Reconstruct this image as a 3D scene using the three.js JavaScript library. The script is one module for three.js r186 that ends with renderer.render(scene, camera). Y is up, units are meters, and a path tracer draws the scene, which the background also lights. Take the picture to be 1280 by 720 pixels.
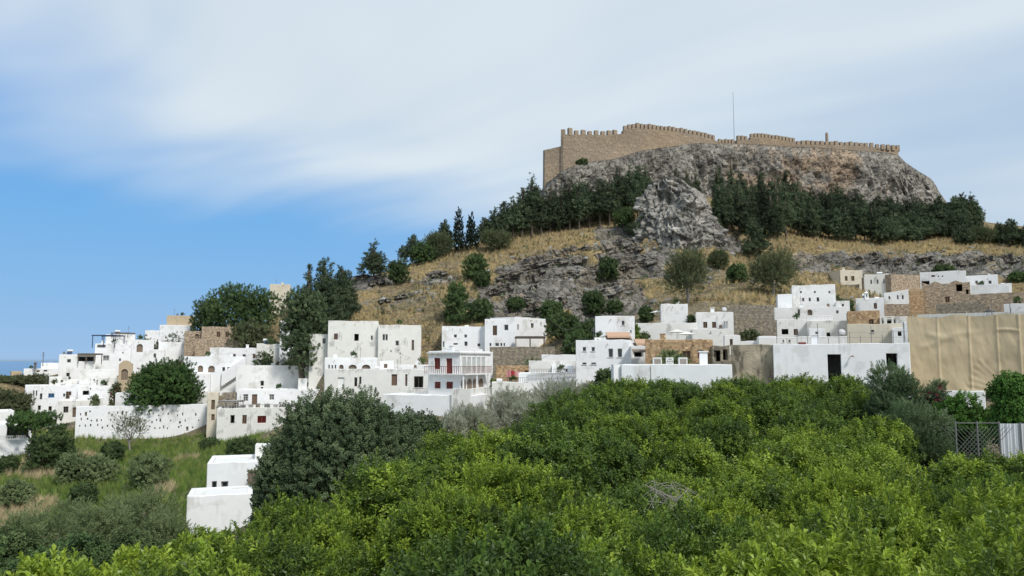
import * as THREE from 'three';
import { ImprovedNoise } from 'three/addons/math/ImprovedNoise.js';
import { mergeGeometries, mergeVertices } from 'three/addons/utils/BufferGeometryUtils.js';

// ---------------------------------------------------------------- camera, sky, sun, exposure
const F = 967, PITCH = Math.atan(91 / F), EYE = 35;      // focal length in photo pixels; sea level is y = 0
const scene = new THREE.Scene();
const camera = new THREE.PerspectiveCamera(2 * Math.atan(360 / F) * 180 / Math.PI, 16 / 9, 0.5, 90000);
camera.position.set(0, EYE, 0);
camera.rotation.x = PITCH;
const renderer = new THREE.WebGLRenderer({ antialias: true });
renderer.setSize(1024, 576);
renderer.toneMapping = THREE.LinearToneMapping;
renderer.toneMappingExposure = 1.36;
renderer.shadowMap.enabled = true;
renderer.shadowMap.type = THREE.PCFSoftShadowMap;

const N3 = new ImprovedNoise();
const noise = (x, y, z) => N3.noise(x + 100.37, y + 57.11, z + 31.7);
function fbm(x, y, z, o = 4) { let s = 0, a = 0.5, f = 1; for (let i = 0; i < o; i++) { s += a * noise(x * f, y * f, z * f); a *= 0.5; f *= 2.03; } return s; }
const clamp = (x, a = 0, b = 1) => Math.min(b, Math.max(a, x));
const sstep = (a, b, x) => { const t = clamp((x - a) / (b - a)); return t * t * (3 - 2 * t); };
const lerp = (a, b, t) => a + (b - a) * t;
function rng(seed) { let s = seed | 0; return () => { s = (s + 0x6d2b79f5) | 0; let t = Math.imul(s ^ (s >>> 15), 1 | s); t = (t + Math.imul(t ^ (t >>> 7), 61 | t)) ^ t; return ((t ^ (t >>> 14)) >>> 0) / 4294967296; }; }

{ // thin high cloud over blue air; the cloud sheet thins out over the sea
  const W = 2048, H = 1024, data = new Float32Array(W * H * 4);
  const stops = [[0, .275, .445, .68], [5, .205, .42, .70], [10, .155, .385, .705], [16, .130, .335, .675], [26, .125, .31, .70], [50, .10, .25, .60], [90, .085, .21, .53]];
  for (let j = 0; j < H; j++) {
    const el = ((j + .5) / H - .5) * Math.PI, eld = el * 180 / Math.PI, e = Math.max(0, eld);
    let k = 0; while (k < stops.length - 2 && stops[k + 1][0] < e) k++;
    const t = clamp((e - stops[k][0]) / (stops[k + 1][0] - stops[k][0]));
    const blue = [1, 2, 3].map(c => lerp(stops[k][c], stops[k + 1][c], t));
    for (let i = 0; i < W; i++) {
      const o = (j * W + i) * 4, a = ((i + .5) / W - .5) * 2 * Math.PI;
      data[o + 3] = 1;
      if (eld <= -1) { data[o] = .2; data[o + 1] = .24; data[o + 2] = .27; continue; }
      const x = Math.cos(a) * Math.cos(el), z = Math.sin(a) * Math.cos(el), y = Math.max(0, Math.sin(el));
      let az = Math.atan2(x, -z) * 180 / Math.PI;
      const px = x / (y + .14), pz = z / (y + .14);
      const rx = px * .92 + pz * .38, rz = -px * .38 + pz * .92;
      const w1 = fbm(rx * .35, rz * .35, 3.1, 3);
      const streak = fbm(rx * .30 + w1, rz * 1.15 + w1 * 1.3, 7.7, 5);
      const soft = fbm(rx * .55 + 9, rz * .75 + w1, 1.3, 4);
      const edge = az < -60 ? 28.9 + (az + 60) * .5 : 8.5 - .34 * az;
      const s = e - edge + Math.max(0, az - 4) * .9 + streak * 11 + soft * 7;
      const bank = az < -117 ? 1 : sstep(-6, 8, s);
      const dens = clamp(bank * (.92 + streak * .40 + soft * .25)) * .97;
      const lift = .46 + soft * 1.1 + streak * .7 + .30 * Math.exp(-e / 14);
      const cl = [lerp(.46, .64, lift), lerp(.555, .715, lift), lerp(.645, .765, lift)];
      const haze = .10 * Math.exp(-e / 6);
      for (let c = 0; c < 3; c++) data[o + c] = .85 * Math.max(.02, lerp(lerp(blue[c], cl[c], dens), .75, haze * .5));
    }
  }
  const sky = new THREE.DataTexture(data, W, H, THREE.RGBAFormat, THREE.FloatType);
  sky.mapping = THREE.EquirectangularReflectionMapping; sky.magFilter = THREE.LinearFilter; sky.needsUpdate = true;
  scene.background = sky; scene.environment = sky;
}
const sun = new THREE.DirectionalLight(new THREE.Color(1, .965, .905), 2.25);
sun.position.set(190, 350, 90); sun.target.position.set(20, 40, -150);
sun.castShadow = true; sun.shadow.radius = 20; sun.shadow.mapSize.set(4096, 4096);
Object.assign(sun.shadow.camera, { left: -300, right: 300, top: 300, bottom: -300, near: 1, far: 900 });
scene.add(sun, sun.target);

// ---------------------------------------------------------------- helpers
const C0 = Math.cos(PITCH), S0 = Math.sin(PITCH);
function at(u, v, d) { const x = (u - 640) / F, y = (360 - v) / F, k = d / (C0 - y * S0); return new THREE.Vector3(x * k, EYE + (y * C0 + S0) * k, -d); }
const names = new Map();
function numbered(n) { const k = names.get(n) ?? 0; names.set(n, k + 1); return k ? n + '_' + String(k).padStart(3, '0') : n; }
function shade(o) { o.castShadow = o.receiveShadow = true; return o; }
function thing(name, label, category, group) { const g = new THREE.Group(); g.name = numbered(name); g.userData = { label, category, kind: 'thing' }; if (group) g.userData.group = group; scene.add(g); return g; }
function part(name, geo, mat, parent) { const m = shade(new THREE.Mesh(geo, mat)); m.name = name; parent.add(m); return m; }
function setting(name, geo, mat, kind = 'structure') { const m = shade(new THREE.Mesh(geo, mat)); m.name = numbered(name); m.userData = { kind }; scene.add(m); return m; }
const _v = new THREE.Vector3();
function metricUV(g) { // uv in metres from the dominant direction of each face
  g = g.index ? g.toNonIndexed() : g; const p = g.attributes.position, uv = new Float32Array(p.count * 2);
  const a = new THREE.Vector3(), b = new THREE.Vector3(), c = new THREE.Vector3();
  for (let i = 0; i < p.count; i += 3) {
    a.fromBufferAttribute(p, i); b.fromBufferAttribute(p, i + 1); c.fromBufferAttribute(p, i + 2);
    b.sub(a); c.sub(a); b.cross(c); const X = Math.abs(b.x), Y = Math.abs(b.y), Z = Math.abs(b.z);
    for (let k = 0; k < 3; k++) {
      const x = p.getX(i + k), y = p.getY(i + k), z = p.getZ(i + k), o = (i + k) * 2;
      if (Y > X && Y > Z) { uv[o] = x; uv[o + 1] = z; } else if (X > Z) { uv[o] = z; uv[o + 1] = y; } else { uv[o] = x; uv[o + 1] = y; }
    }
  }
  g.setAttribute('uv', new THREE.BufferAttribute(uv, 2)); g.deleteAttribute('uv1'); return g;
}
function box(w, h, d, x = 0, y = 0, z = 0, ry = 0) { const g = new THREE.BoxGeometry(w, h, d); if (ry) g.rotateY(ry); g.translate(x, y, z); return g; }
function merge(list) { return mergeGeometries(list.map(g => { g = g.index ? g.toNonIndexed() : g; for (const k of Object.keys(g.attributes)) if (!['position', 'normal', 'uv', 'color'].includes(k)) g.deleteAttribute(k); return g; })); }
function taperTube(pts, r0, r1, seg = 8, rad = 6) {
  const cv = new THREE.CatmullRomCurve3(pts), fr = cv.computeFrenetFrames(seg, false), pos = [], idx = [], P = new THREE.Vector3();
  for (let i = 0; i <= seg; i++) { cv.getPointAt(i / seg, P); const r = lerp(r0, r1, i / seg);
    for (let j = 0; j < rad; j++) { const a = j / rad * 2 * Math.PI; pos.push(P.x + r * (Math.cos(a) * fr.normals[i].x + Math.sin(a) * fr.binormals[i].x), P.y + r * (Math.cos(a) * fr.normals[i].y + Math.sin(a) * fr.binormals[i].y), P.z + r * (Math.cos(a) * fr.normals[i].z + Math.sin(a) * fr.binormals[i].z)); } }
  for (let i = 0; i < seg; i++) for (let j = 0; j < rad; j++) { const a = i * rad + j, b = i * rad + (j + 1) % rad; idx.push(a, b, a + rad, b, b + rad, a + rad); }
  const g = new THREE.BufferGeometry(); g.setAttribute('position', new THREE.Float32BufferAttribute(pos, 3)); g.setIndex(idx); g.computeVertexNormals();
  g.setAttribute('uv', new THREE.Float32BufferAttribute(new Float32Array(pos.length / 3 * 2), 2)); return g;
}
// tiling noise for textures
const hsh = (x, y, s) => { let h = Math.imul(x, 374761393) + Math.imul(y, 668265263) + Math.imul(s, 1274126177); h = Math.imul(h ^ (h >>> 13), 1274126177); return ((h ^ (h >>> 16)) >>> 0) / 4294967296; };
function pn(x, y, P, s) { const X = Math.floor(x), Y = Math.floor(y), fx = x - X, fy = y - Y, m = (a) => ((a % P) + P) % P, ux = fx * fx * (3 - 2 * fx), uy = fy * fy * (3 - 2 * fy);
  return lerp(lerp(hsh(m(X), m(Y), s), hsh(m(X + 1), m(Y), s), ux), lerp(hsh(m(X), m(Y + 1), s), hsh(m(X + 1), m(Y + 1), s), ux), uy); }
function pf(x, y, P, s, o = 4) { let r = 0, a = .5, t = 0; for (let i = 0; i < o; i++) { r += a * pn(x * P, y * P, P, s + i * 7); t += a; a *= .55; P *= 2; } return r / t; }
function tex(n, metres, fn, color = true) {
  const d = new Uint8Array(n * n * 4);
  for (let j = 0; j < n; j++) for (let i = 0; i < n; i++) { const c = fn(i / n, j / n), o = (j * n + i) * 4; const g = typeof c === 'number' ? [c, c, c] : c; d[o] = clamp(g[0]) * 255; d[o + 1] = clamp(g[1]) * 255; d[o + 2] = clamp(g[2]) * 255; d[o + 3] = 255; }
  const t = new THREE.DataTexture(d, n, n); t.wrapS = t.wrapT = THREE.RepeatWrapping; t.magFilter = THREE.LinearFilter; t.minFilter = THREE.LinearMipmapLinearFilter; t.generateMipmaps = true;
  if (color) t.colorSpace = THREE.SRGBColorSpace; t.repeat.set(1 / metres, 1 / metres); t.needsUpdate = true; return t;
}
// ---------------------------------------------------------------- materials
const lin = (r, g, b) => new THREE.Color().setRGB(r, g, b);
const std = (c, rough = .9, more = {}) => new THREE.MeshStandardMaterial({ color: c, roughness: rough, ...more });
const tWhite = tex(512, 9, (x, y) => { const a = pf(x, y, 4, 1, 5), b = pf(x * 1, y, 24, 9, 3), st = pf(x, y * .12, 40, 5, 2); const k = .93 + .07 * a + .03 * b; const dirt = sstep(.58, .80, a * .8 + st * .2) * .09 + sstep(.62, .75, pf(x, y, 7, 31, 4)) * .06; return [k - dirt, k - dirt * 1.05, k - dirt * 1.2]; });
const tPlaster = tex(256, 3, (x, y) => .5 + .5 * (pf(x, y, 6, 3, 5) - .5), false);
function stoneTex(metres, rows, cols, seed, pal, mortar, vary = 1) {
  return tex(512, metres, (x, y) => {
    const wob = (pf(x, y, 10, seed, 3) - .5) * .35, ry = y * rows + wob, R = ((Math.floor(ry) % rows) + rows) % rows;
    const cx = x * cols + hsh(R, 3, seed) * 5 + wob, Cc = ((Math.floor(cx) % cols) + cols) % cols, fx = cx - Math.floor(cx), fy = ry - Math.floor(ry);
    const h = hsh(Cc, R, seed + 4), g = hsh(Cc, R, seed + 9), edge = Math.min(fx, 1 - fx, fy * 1.3, (1 - fy) * 1.3);
    const m = sstep(.02, .13, edge + (pf(x, y, 40, seed + 2, 2) - .5) * .12), c = pal[Math.floor(h * pal.length)], k = .97 + vary * (.3 * (g - .5) + .35 * (pf(x, y, 20, seed + 6, 4) - .5));
    return [0, 1, 2].map(i => lerp(mortar[i], c[i] * k, m));
  });
}
const tStoneGrey = stoneTex(4, 18, 12, 11, [[.62, .58, .51], [.57, .53, .46], [.66, .61, .53], [.60, .57, .52]], [.58, .54, .47]);
const tStoneWarm = stoneTex(4, 18, 12, 21, [[.76, .63, .48], [.71, .58, .44], [.79, .68, .54], [.67, .55, .42]], [.73, .63, .50]);
const tStoneOld = stoneTex(4, 18, 12, 23, [[.70, .62, .53], [.65, .575, .49], [.74, .67, .58], [.62, .56, .49]], [.67, .61, .53]);
const tFort = stoneTex(9, 24, 16, 31, [[.72, .66, .585], [.69, .625, .55], [.75, .69, .615], [.66, .60, .53]], [.68, .62, .545], .55);
const crack = (x, y, P, s) => { const w = pf(x, y, P, s + 50, 3) * .25; return 1 - Math.abs(pf(x + w * .3, y + w * .3, P, s, 4) * 2 - 1); };
const tRock = tex(1024, 13, (x, y) => { const a = pf(x, y, 5, 41, 6), c = crack(x, y, 7, 43), c2 = crack(x, y * 2, 9, 47); let k = .66 + .5 * (a - .5) - .30 * sstep(.90, .99, c) - .22 * sstep(.92, .99, c2) + .18 * (pf(x, y, 60, 49, 2) - .5); return [k, k * .985, k * .955]; });
const tRockB = tex(1024, 13, (x, y) => clamp(.55 + .7 * (pf(x, y, 5, 41, 6) - .5) - .35 * sstep(.86, .99, crack(x, y, 7, 43)) - .3 * sstep(.88, .99, crack(x, y * 2, 9, 47)) + .25 * (pf(x, y, 50, 49, 3) - .5)), false);
const tDry = tex(1024, 11, (x, y) => { const a = pf(x, y, 6, 61, 6), b = pf(x, y, 50, 63, 4); const k = .60 + .40 * (a - .5) + .75 * (b - .5); return [k * 1.02, k, k * .94]; });
const tDryB = tex(512, 5, (x, y) => pf(x, y, 30, 63, 4), false);

const M = {};
M.white = std(lin(.84, .842, .84), .88, { map: tWhite, bumpMap: tPlaster, bumpScale: .02 });
M.whiteOld = std(lin(.83, .832, .82), .9, { map: tex(512, 7, (x, y) => { const a = pf(x, y, 5, 71, 5), st = pf(x, y * .15, 36, 72, 3), k = .92 + .08 * a - .2 * sstep(.56, .78, a * .8 + st * .2); return [k, k * .99, k * .965]; }), bumpMap: tPlaster, bumpScale: .03 });
M.cream = std(lin(.66, .60, .48), .9, { map: tWhite, bumpMap: tPlaster, bumpScale: .03 });
M.whiteCool = std(lin(.86, .868, .875), .88, { map: tWhite, bumpMap: tPlaster, bumpScale: .02 });
M.whiteWarm = std(lin(.83, .822, .80), .9, { map: tWhite, bumpMap: tPlaster, bumpScale: .03 });
M.whiteGrey = std(lin(.81, .818, .822), .9, { map: M.whiteOld.map, bumpMap: tPlaster, bumpScale: .03 });
M.roof = std(lin(.76, .75, .73), .92, { map: tWhite });
M.stoneGrey = std(lin(.78, .78, .78), .95, { map: tStoneGrey, bumpMap: tStoneGrey, bumpScale: .06 });
M.stoneWarm = std(lin(.86, .86, .86), .95, { map: tStoneWarm, bumpMap: tStoneWarm, bumpScale: .06 });
M.stoneOld = std(lin(.90, .89, .88), .95, { map: tStoneOld, bumpMap: tStoneOld, bumpScale: .06 });
M.wallPlain = std(lin(.52, .47, .38), .95, { map: tex(512, 6, (x, y) => { const a = pf(x, y, 5, 81, 6), b = pf(x, y * .3, 20, 82, 4), k = .80 + .5 * (a - .5) - .22 * sstep(.55, .75, b); return [k, k * .985, k * .94]; }), bumpMap: tRockB, bumpScale: .05 });
M.fort = std(lin(.80, .76, .71), .95, { map: tFort, bumpMap: tFort, bumpScale: .06, vertexColors: true });
M.merlon = std(lin(.80, .76, .71), .95, { map: tFort, bumpMap: tFort, bumpScale: .12 });
M.terracotta = std(lin(.62, .41, .28), .9, { map: tWhite });
M.glass = new THREE.MeshPhysicalMaterial({ color: lin(.9, .93, .92), roughness: .04, transmission: 1, thickness: 0, ior: 1.5 });
M.dark = std(lin(.20, .15, .11), .8);
M.brown = std(lin(.15, .098, .066), .7);
M.red = std(lin(.17, .028, .022), .6);
M.frame = std(lin(.6, .6, .58), .6);
M.blue = std(lin(.07, .16, .32), .6);
M.navy = std(lin(.03, .05, .11), .7);
M.metal = std(lin(.22, .22, .22), .5, { metalness: .6 });
M.wood = std(lin(.17, .13, .095), .85);
M.greyWood = std(lin(.30, .29, .27), .9);
M.acWhite = std(lin(.72, .72, .70), .5);
M.canvas = std(lin(.72, .70, .64), .9, { side: THREE.DoubleSide });
M.tan = std(lin(.50, .40, .27), .9, { map: tWhite, bumpMap: tPlaster, bumpScale: .03 });
M.rock = std(lin(1.12, 1.12, 1.12), .95, { map: tRock, bumpMap: tRockB, bumpScale: .3, vertexColors: true });
M.dry = std(lin(1, 1, 1), 1, { map: tDry, bumpMap: tDryB, bumpScale: .15, vertexColors: true });
M.bark = std(lin(.12, .095, .07), .95);
M.pale = std(lin(.26, .24, .21), .95);
M.sea = std(lin(.012, .055, .14), .12, { bumpMap: tex(256, 60, (x, y) => pf(x, y, 10, 91, 5), false), bumpScale: .6 });
// ---------------------------------------------------------------- the village: facades by photo pixel and distance
// [name, label, category, u0, u1, d0, d1, top v, bottom v, depth m, material, openings [u0,v0,u1,v1,type], options]
const HOUSES = [];
const H = (name, label, u0, u1, d0, d1, t, b, deep, m, w = [], o = {}) => { // facades stand square to the viewer's hillside, a little turned
  const xr = ((u0 + u1) / 2 - 640) / F; if (Math.abs(d0 - d1) < 2.2 && !o.yaw && !o.keep) { const dm = (d0 + d1) / 2, W = (u1 - u0) / F * dm, k = -W * xr * (o.turn ?? .75); d0 = dm - k / 2; d1 = dm + k / 2; }
  if (o.slab && Array.isArray(w) && w.length) { o = { ...o, slab: false }; deep = Math.max(deep, 2.6); }
  HOUSES.push({ name, label, u0, u1, d0, d1, t, b, deep, m, w, category: 'house', group: 'village houses', ...o }); };
const WALL = { category: 'wall', group: 'stone and white walls', slab: true };
// --- by the orchard
H('flat_roofed_house', 'plain white flat-roofed house with two dark doorways beside the beige sheeting', 968, 1140, 60, 58.5, 430, 492, 8, 'whiteCool', [[1034, 443, 1052.5, 482, 'o'], [1107.5, 442, 1122, 462, 'o']], { par: .25 });
H('flat_roofed_house', 'long low white house with air conditioners on its roof, behind the orchard', 777, 916, 55, 55, 455.5, 492, 9, 'whiteCool', [], { par: .1, rough: 1 });
H('stone_wall', 'tall weathered beige stone wall between two plain white houses', 915, 969, 62, 62, 431, 490, .6, 'wallPlain', [], WALL);
H('sheeted_building', 'building site wrapped in beige sheeting beside the white house', 1142, 1420, 58, 57, 398, 500, 8, 'wallPlain', [], { category: 'building', par: .3, group: undefined });
H('low_wall', 'low white wall under the beige sheeting', 1163, 1232, 52, 52, 487, 503, .4, 'white', [], WALL);
H('stone_house', 'ochre stone house with brown shutters behind the long low white house', 807, 892, 75, 75, 424.5, 470, 7, 'stoneWarm', [[872, 438, 879.5, 447.5, 's'], [853, 439, 863, 449, 'b']]);
H('village_house', 'small white house with dark awning beside the ochre stone house', 789, 807, 84, 84, 432, 465, 6, 'white', [[791, 437, 804, 446, 'o']]);
H('village_house', 'white house with two tall dark windows and small square ones beside', 720, 790, 88, 90, 425, 475, 7, 'whiteCool', [[728.5, 434, 732.3, 439.5, 'w'], [739.5, 434, 743.3, 439.5, 'w'], [760.5, 436, 766.2, 447, 'w'], [772, 436, 777.6, 447, 'w'], [728, 453.2, 732.7, 456.2, 'w'], [739, 453.2, 745, 456.2, 'w']]);
H('village_house', 'white cube house with terracotta lean-to roof and a single small window', 744.5, 794, 98, 98, 395, 450, 6, 'white', [[777, 401, 780.6, 407, 'w'], [787.5, 413, 789.5, 415.5, 'w']]);
H('village_house', 'windowless white tower-like house below the big carob tree on the hillside', 827, 861, 114, 112, 380, 440, 5.5, 'white', []);
H('terrace_wall', 'long white terrace wall behind the parasols', 795, 872, 108, 108, 404, 440, .5, 'white', [], WALL);
H('village_house', 'white house with two grey windows and a pair of narrow niches', 871, 918, 110, 111, 390.5, 440, 7, 'white', [[879, 402.5, 884, 410, 'b'], [890, 402.5, 895.2, 410, 'b'], [904.8, 402, 906.6, 410, 'n'], [907.6, 402, 909.4, 410, 'n']]);
H('village_house', 'low white annex in front of the house with narrow niches', 866, 910, 104, 104, 411.5, 450, 4.5, 'white', [[887.5, 414.5, 889, 416.5, 'w']]);
H('stone_wall', 'ruined grey stone terrace wall below the dry slope', 924, 972, 112, 112, 401, 430, .7, 'stoneGrey', [], WALL);
H('stone_wall', 'upper dry stone terrace wall with weeds above the ruined one', 906, 968, 122, 124, 382, 402, .7, 'stoneGrey', [], WALL);
H('stone_pier', 'narrow stone gate pier beside the house with narrow niches', 918, 922.5, 108, 108, 384, 430, .6, 'stoneGrey', [], WALL);
H('terrace_wall', 'low white terrace wall at the foot of the ruined stone wall', 926, 972, 92, 92, 426.5, 445, .4, 'white', [], WALL);
H('village_house', 'small white house with low parapet beyond the weathered beige stone wall', 949, 972, 88, 88, 420, 445, 5, 'white', [[985, 424, 986, 425, 'x']]);
H('stone_shed', 'grey stone shed with two dark doorways beside the ochre stone house', 891, 913, 71, 71, 432, 470, 4, 'stoneGrey', [[892.5, 438, 900.5, 452, 'o'], [903.5, 437, 909.5, 450, 'o']], { category: 'shed' });
// --- white group above the plain house
H('village_house', 'tall white house with two rows of little square windows', 991.5, 1046, 132, 134, 357, 410, 8, 'white', [[999.8, 363.8, 1002.2, 366.4, 'w'], [1017.3, 363.8, 1019.7, 366.4, 'w'], [1035.4, 363.8, 1038, 366.6, 'w'], [1002.5, 372.4, 1005.3, 376.8, 'w'], [1010.8, 372.4, 1013.4, 376.8, 'w'], [1020.8, 372, 1024, 377, 'w']]);
H('village_house', 'lower white wing with blank wall beside the tall house with little windows', 973, 991.3, 130.5, 132, 368, 410, 7, 'white', []);
H('village_house', 'white house with one arched doorway above a small balustrade', 969, 1061, 124, 125, 384.8, 425, 6, 'white', [[997, 386.5, 1000, 394.6, 'w'], [1009, 387, 1015.6, 394.6, 'a'], [1045, 388, 1048.2, 392, 'w'], [1055, 409, 1059, 412, 'w']]);
H('village_house', 'white house with a dark garage-like opening under the arched doorway', 971, 1010, 116, 116, 399.5, 432, 6, 'white', [[977, 411.5, 985.5, 418, 'o'], [992, 411.5, 997.5, 419, 'b']]);
H('terrace_wall', 'plain white terrace wall under the small balustrade', 1010, 1062, 112, 112, 401, 432, .5, 'whiteOld', [[1017, 416, 1024, 419, 'w'], [1033, 416, 1038, 421, 'o']], WALL);
H('terrace_wall', 'pale roof terrace wall directly behind the plain white house', 949, 1060, 80, 80, 421.5, 450, .4, 'white', [[978, 425, 980, 428.5, 'w'], [985.5, 425, 988, 428.5, 'w']], WALL);
H('stone_house', 'small orange stone house with one grey shutter', 1061, 1101.5, 108, 109, 389, 432, 7, 'stoneWarm', [[1086, 399.5, 1092, 406, 'b']]);
H('terrace_wall', 'cream white terrace wall in front of the small orange stone house', 1060, 1130, 96, 96, 405.5, 440, .4, 'cream', [[1089, 412.5, 1092.5, 416, 'w']], WALL);
H('village_house', 'white ruin-like house with two dark openings under a brown stone wall', 1101, 1136, 106, 107, 396, 430, 5, 'whiteOld', [[1101.8, 397.2, 1104.6, 405.5, 'o'], [1108.5, 397, 1114.5, 405.5, 'o'], [1117, 397.5, 1119.5, 405, 'o']]);
H('village_house', 'white pillar-like end house beside the beige sheeting', 1130.5, 1140.5, 70, 70, 402, 440, 3, 'white', []);
H('stone_wall', 'brown stone retaining wall under a white house with slanting roof', 1106, 1138, 132, 132, 380.5, 400, .7, 'stoneOld', [], WALL);
H('village_house', 'white house with slanting roofline above the brown retaining wall', 1106, 1137, 140, 142, 364.5, 395, 7, 'white', [[1110.5, 370.5, 1113, 374, 'w'], [1121, 369, 1123.2, 374.2, 'w'], [1127.2, 369, 1129.6, 374.2, 'w']], { tilt: .5 });
H('village_house', 'white house with single grey window and a little bell niche', 1071, 1106, 136, 136, 373, 405, 6, 'white', [[1092, 379, 1096.3, 386, 'b']]);
H('village_house', 'cream upper house with paired grey shutters, alone against the dry slope', 1051, 1073, 188, 190, 337.6, 365, 9, 'cream', [[1056, 345.2, 1059.5, 351, 'b'], [1064, 345.2, 1068, 351, 'b']], { yaw: -.33, side: [[.25, 345, 351], [.6, 345, 351]] });
H('stone_wall', 'grey stone buttress wall under the cream upper house', 1052, 1075, 176, 176, 356, 375, 2, 'stoneGrey', [], WALL);
H('village_house', 'pale row house with three slit windows joined to a stone barn', 1081, 1115, 168, 166, 343.5, 372, 8, 'whiteOld', [[1087.8, 350, 1090, 355, 'w'], [1096, 349.6, 1098, 354.6, 'w'], [1104, 349, 1106, 354.4, 'w']]);
H('stone_barn', 'square brown stone barn with white coping', 1115.2, 1151, 165, 168, 342.5, 385, 8, 'stoneOld', []);
H('village_house', 'low white house with dark veranda strip above the stone ruin', 1151, 1209, 172, 174, 340.5, 372, 8, 'white', [[1152, 351.5, 1162, 356.5, 'o'], [1164, 344, 1168.6, 346.2, 'w'], [1172, 344.5, 1174, 346.2, 'w'], [1177, 344.6, 1179, 346.2, 'w']]);
H('village_house', 'white house with two small square windows beside a dry stone wall', 1209, 1249, 176, 177, 345, 375, 7, 'white', [[1219, 351, 1223, 354.6, 'w'], [1235.6, 351, 1239.4, 354.6, 'w']]);
H('village_house', 'blank white lower block before the house with two square windows', 1215, 1266, 166, 167, 356.5, 380, 6, 'white', []);
H('stone_ruin', 'roofless stone ruin with dark door and window holes', 1154, 1215, 146, 148, 354.5, 400, 6, 'stoneOld', [[1195, 355.5, 1203, 364, 'o'], [1207.3, 362, 1211, 368, 'o'], [1181.5, 371, 1187, 378, 'b']], { ragged: .35 });
H('stone_house', 'narrow ochre stone house wedged between white house and ruin', 1137, 1155, 148, 148, 362, 400, 6, 'stoneWarm', []);
H('stone_wall', 'long reddish stone wall with pale coping behind the beige sheeting', 1203, 1330, 132, 130, 368.5, 400, .8, 'stoneOld', [], WALL);
H('stone_wall', 'low rubble wall in front of the stone ruin', 1171, 1238, 118, 118, 380, 402, .8, 'stoneGrey', [], { ...WALL, ragged: .25 });
H('village_house', 'white rooftop hut rising beyond the beige sheeting', 1256, 1310, 100, 100, 380, 405, 5, 'white', [[1262, 386, 1264, 392, 'w']]);
// --- middle
H('village_house', 'long weathered white house with scattered small windows under the dry slope', 409, 472, 136, 136, 401, 462, 8, 'whiteOld', [[417.5, 417, 422.2, 424.6, 'b'], [443, 417.5, 448.2, 426, 'o'], [463.6, 419.5, 465.8, 425, 'w'], [469, 418, 475, 425.4, 'x']], { ragged: .05 });
H('village_house', 'weathered white house with a narrow side door next to rock outcrop', 472, 526, 136, 136, 406, 462, 8, 'whiteOld', [[514.6, 425, 517.4, 438, 'd'], [473, 418, 475.5, 425.4, 'g'], [478.3, 418, 481, 425.4, 'w'], [482, 418, 484.4, 425.4, 'w'], [494.5, 426, 498.3, 432, 'w'], [488, 438, 489.3, 440, 'w'], [497, 437, 498.2, 438.6, 'w'], [499.5, 441, 500.8, 443, 'w']], { ragged: .06 });
H('village_house', 'low white side building with dark arch in the tall dark tree shade', 386, 410, 137, 137, 417.5, 462, 6, 'whiteOld', [[403, 423, 407, 429.5, 'w'], [387.2, 424, 394.5, 438, 'a']]);
H('village_house', 'white house with three wide arched windows under the long weathered house', 405, 471, 121, 121, 447, 485, 7, 'white', [[424, 456, 429.3, 462.4, 'a'], [436, 456, 445.6, 462.4, 'a'], [452.6, 456, 462.6, 462.4, 'a'], [410.5, 456, 412, 461, 'w'], [414.5, 456.5, 416, 461, 'w'], [418.5, 456, 420, 461, 'w']]);
H('village_house', 'white house with tall dark windows behind the big dark carob tree', 405, 535, 115, 113, 461.5, 512, 6, 'white', [[422.5, 472, 430, 484.5, 'n'], [443, 472, 446.3, 483, 'w'], [449, 471, 451.6, 480, 'w'], [489.5, 468, 496.2, 482, 'd'], [506.6, 468, 509, 482.5, 'd'], [517.5, 470.5, 529, 485, 'w']]);
H('village_house', 'white upper storey with parapet set back over the tall dark windows', 471, 536, 124, 122, 456, 480, 7, 'white', [[479.5, 458, 481.5, 459.8, 'w']]);
H('balcony_house', 'two-storey white house with dark red shutters and a railed balcony', 535, 575, 106.5, 104, 438.8, 500, 8, 'white', [[543, 447.5, 550, 461.5, 's'], [557.5, 448, 565, 467, 'r'], [543.5, 477, 550.6, 486.6, 's'], [558, 477, 566, 486.6, 's']], { balcony: 1 });
H('terrace_wall', 'white base wall under the house with dark red shutters', 478, 592, 105, 101, 493, 525, 6, 'cream', [], { ...WALL, m: 'white' });
H('terrace_wall', 'rounded white terrace wall beside steps, next to the railed balcony house', 588, 607, 101, 108, 486, 520, .5, 'white', [[592.5, 503, 594.5, 509, 'w'], [598, 498, 599.2, 501, 'w']], WALL);
H('village_house', 'white house with small square windows beside rock outcrop', 552, 606, 141, 140, 408, 450, 7, 'white', [[567.5, 418.3, 570.8, 422, 'w'], [580.5, 418.3, 583.6, 422, 'w'], [553.4, 427, 555.5, 434, 'w'], [567, 429, 572, 436, 'b'], [580.5, 427, 584.3, 432.6, 'w'], [596.8, 429.5, 600.2, 433, 'w']]);
H('village_house', 'taller white house with one long brown door window', 605.8, 644, 139, 139, 398.6, 450, 7, 'white', [[616, 407, 621.2, 419.2, 'b'], [630.5, 406, 635.2, 413, 'w'], [612, 429, 614, 432.8, 'w'], [619, 429, 623.6, 432.8, 'w'], [625.6, 429, 627.6, 432.8, 'w'], [629.4, 429, 631.2, 432.8, 'w']]);
H('village_house', 'white end house of the row above the grey retaining wall', 644.2, 683, 139.6, 147, 396, 435, 6, 'white', [[646.6, 405.5, 648.8, 413, 'w'], [663.8, 404.2, 667.2, 410, 'w'], [675.5, 402.5, 677, 408, 'w']]);
H('village_house', 'small white passage building with grey doorway behind the balcony house', 601, 616, 118, 118, 440, 475, 5, 'white', [[602, 455, 607, 464, 'b']]);
H('stone_wall', 'grey stone retaining wall below the white row with a pergola', 612, 694, 130, 130, 433.5, 470, .8, 'stoneGrey', [], WALL);
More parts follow.
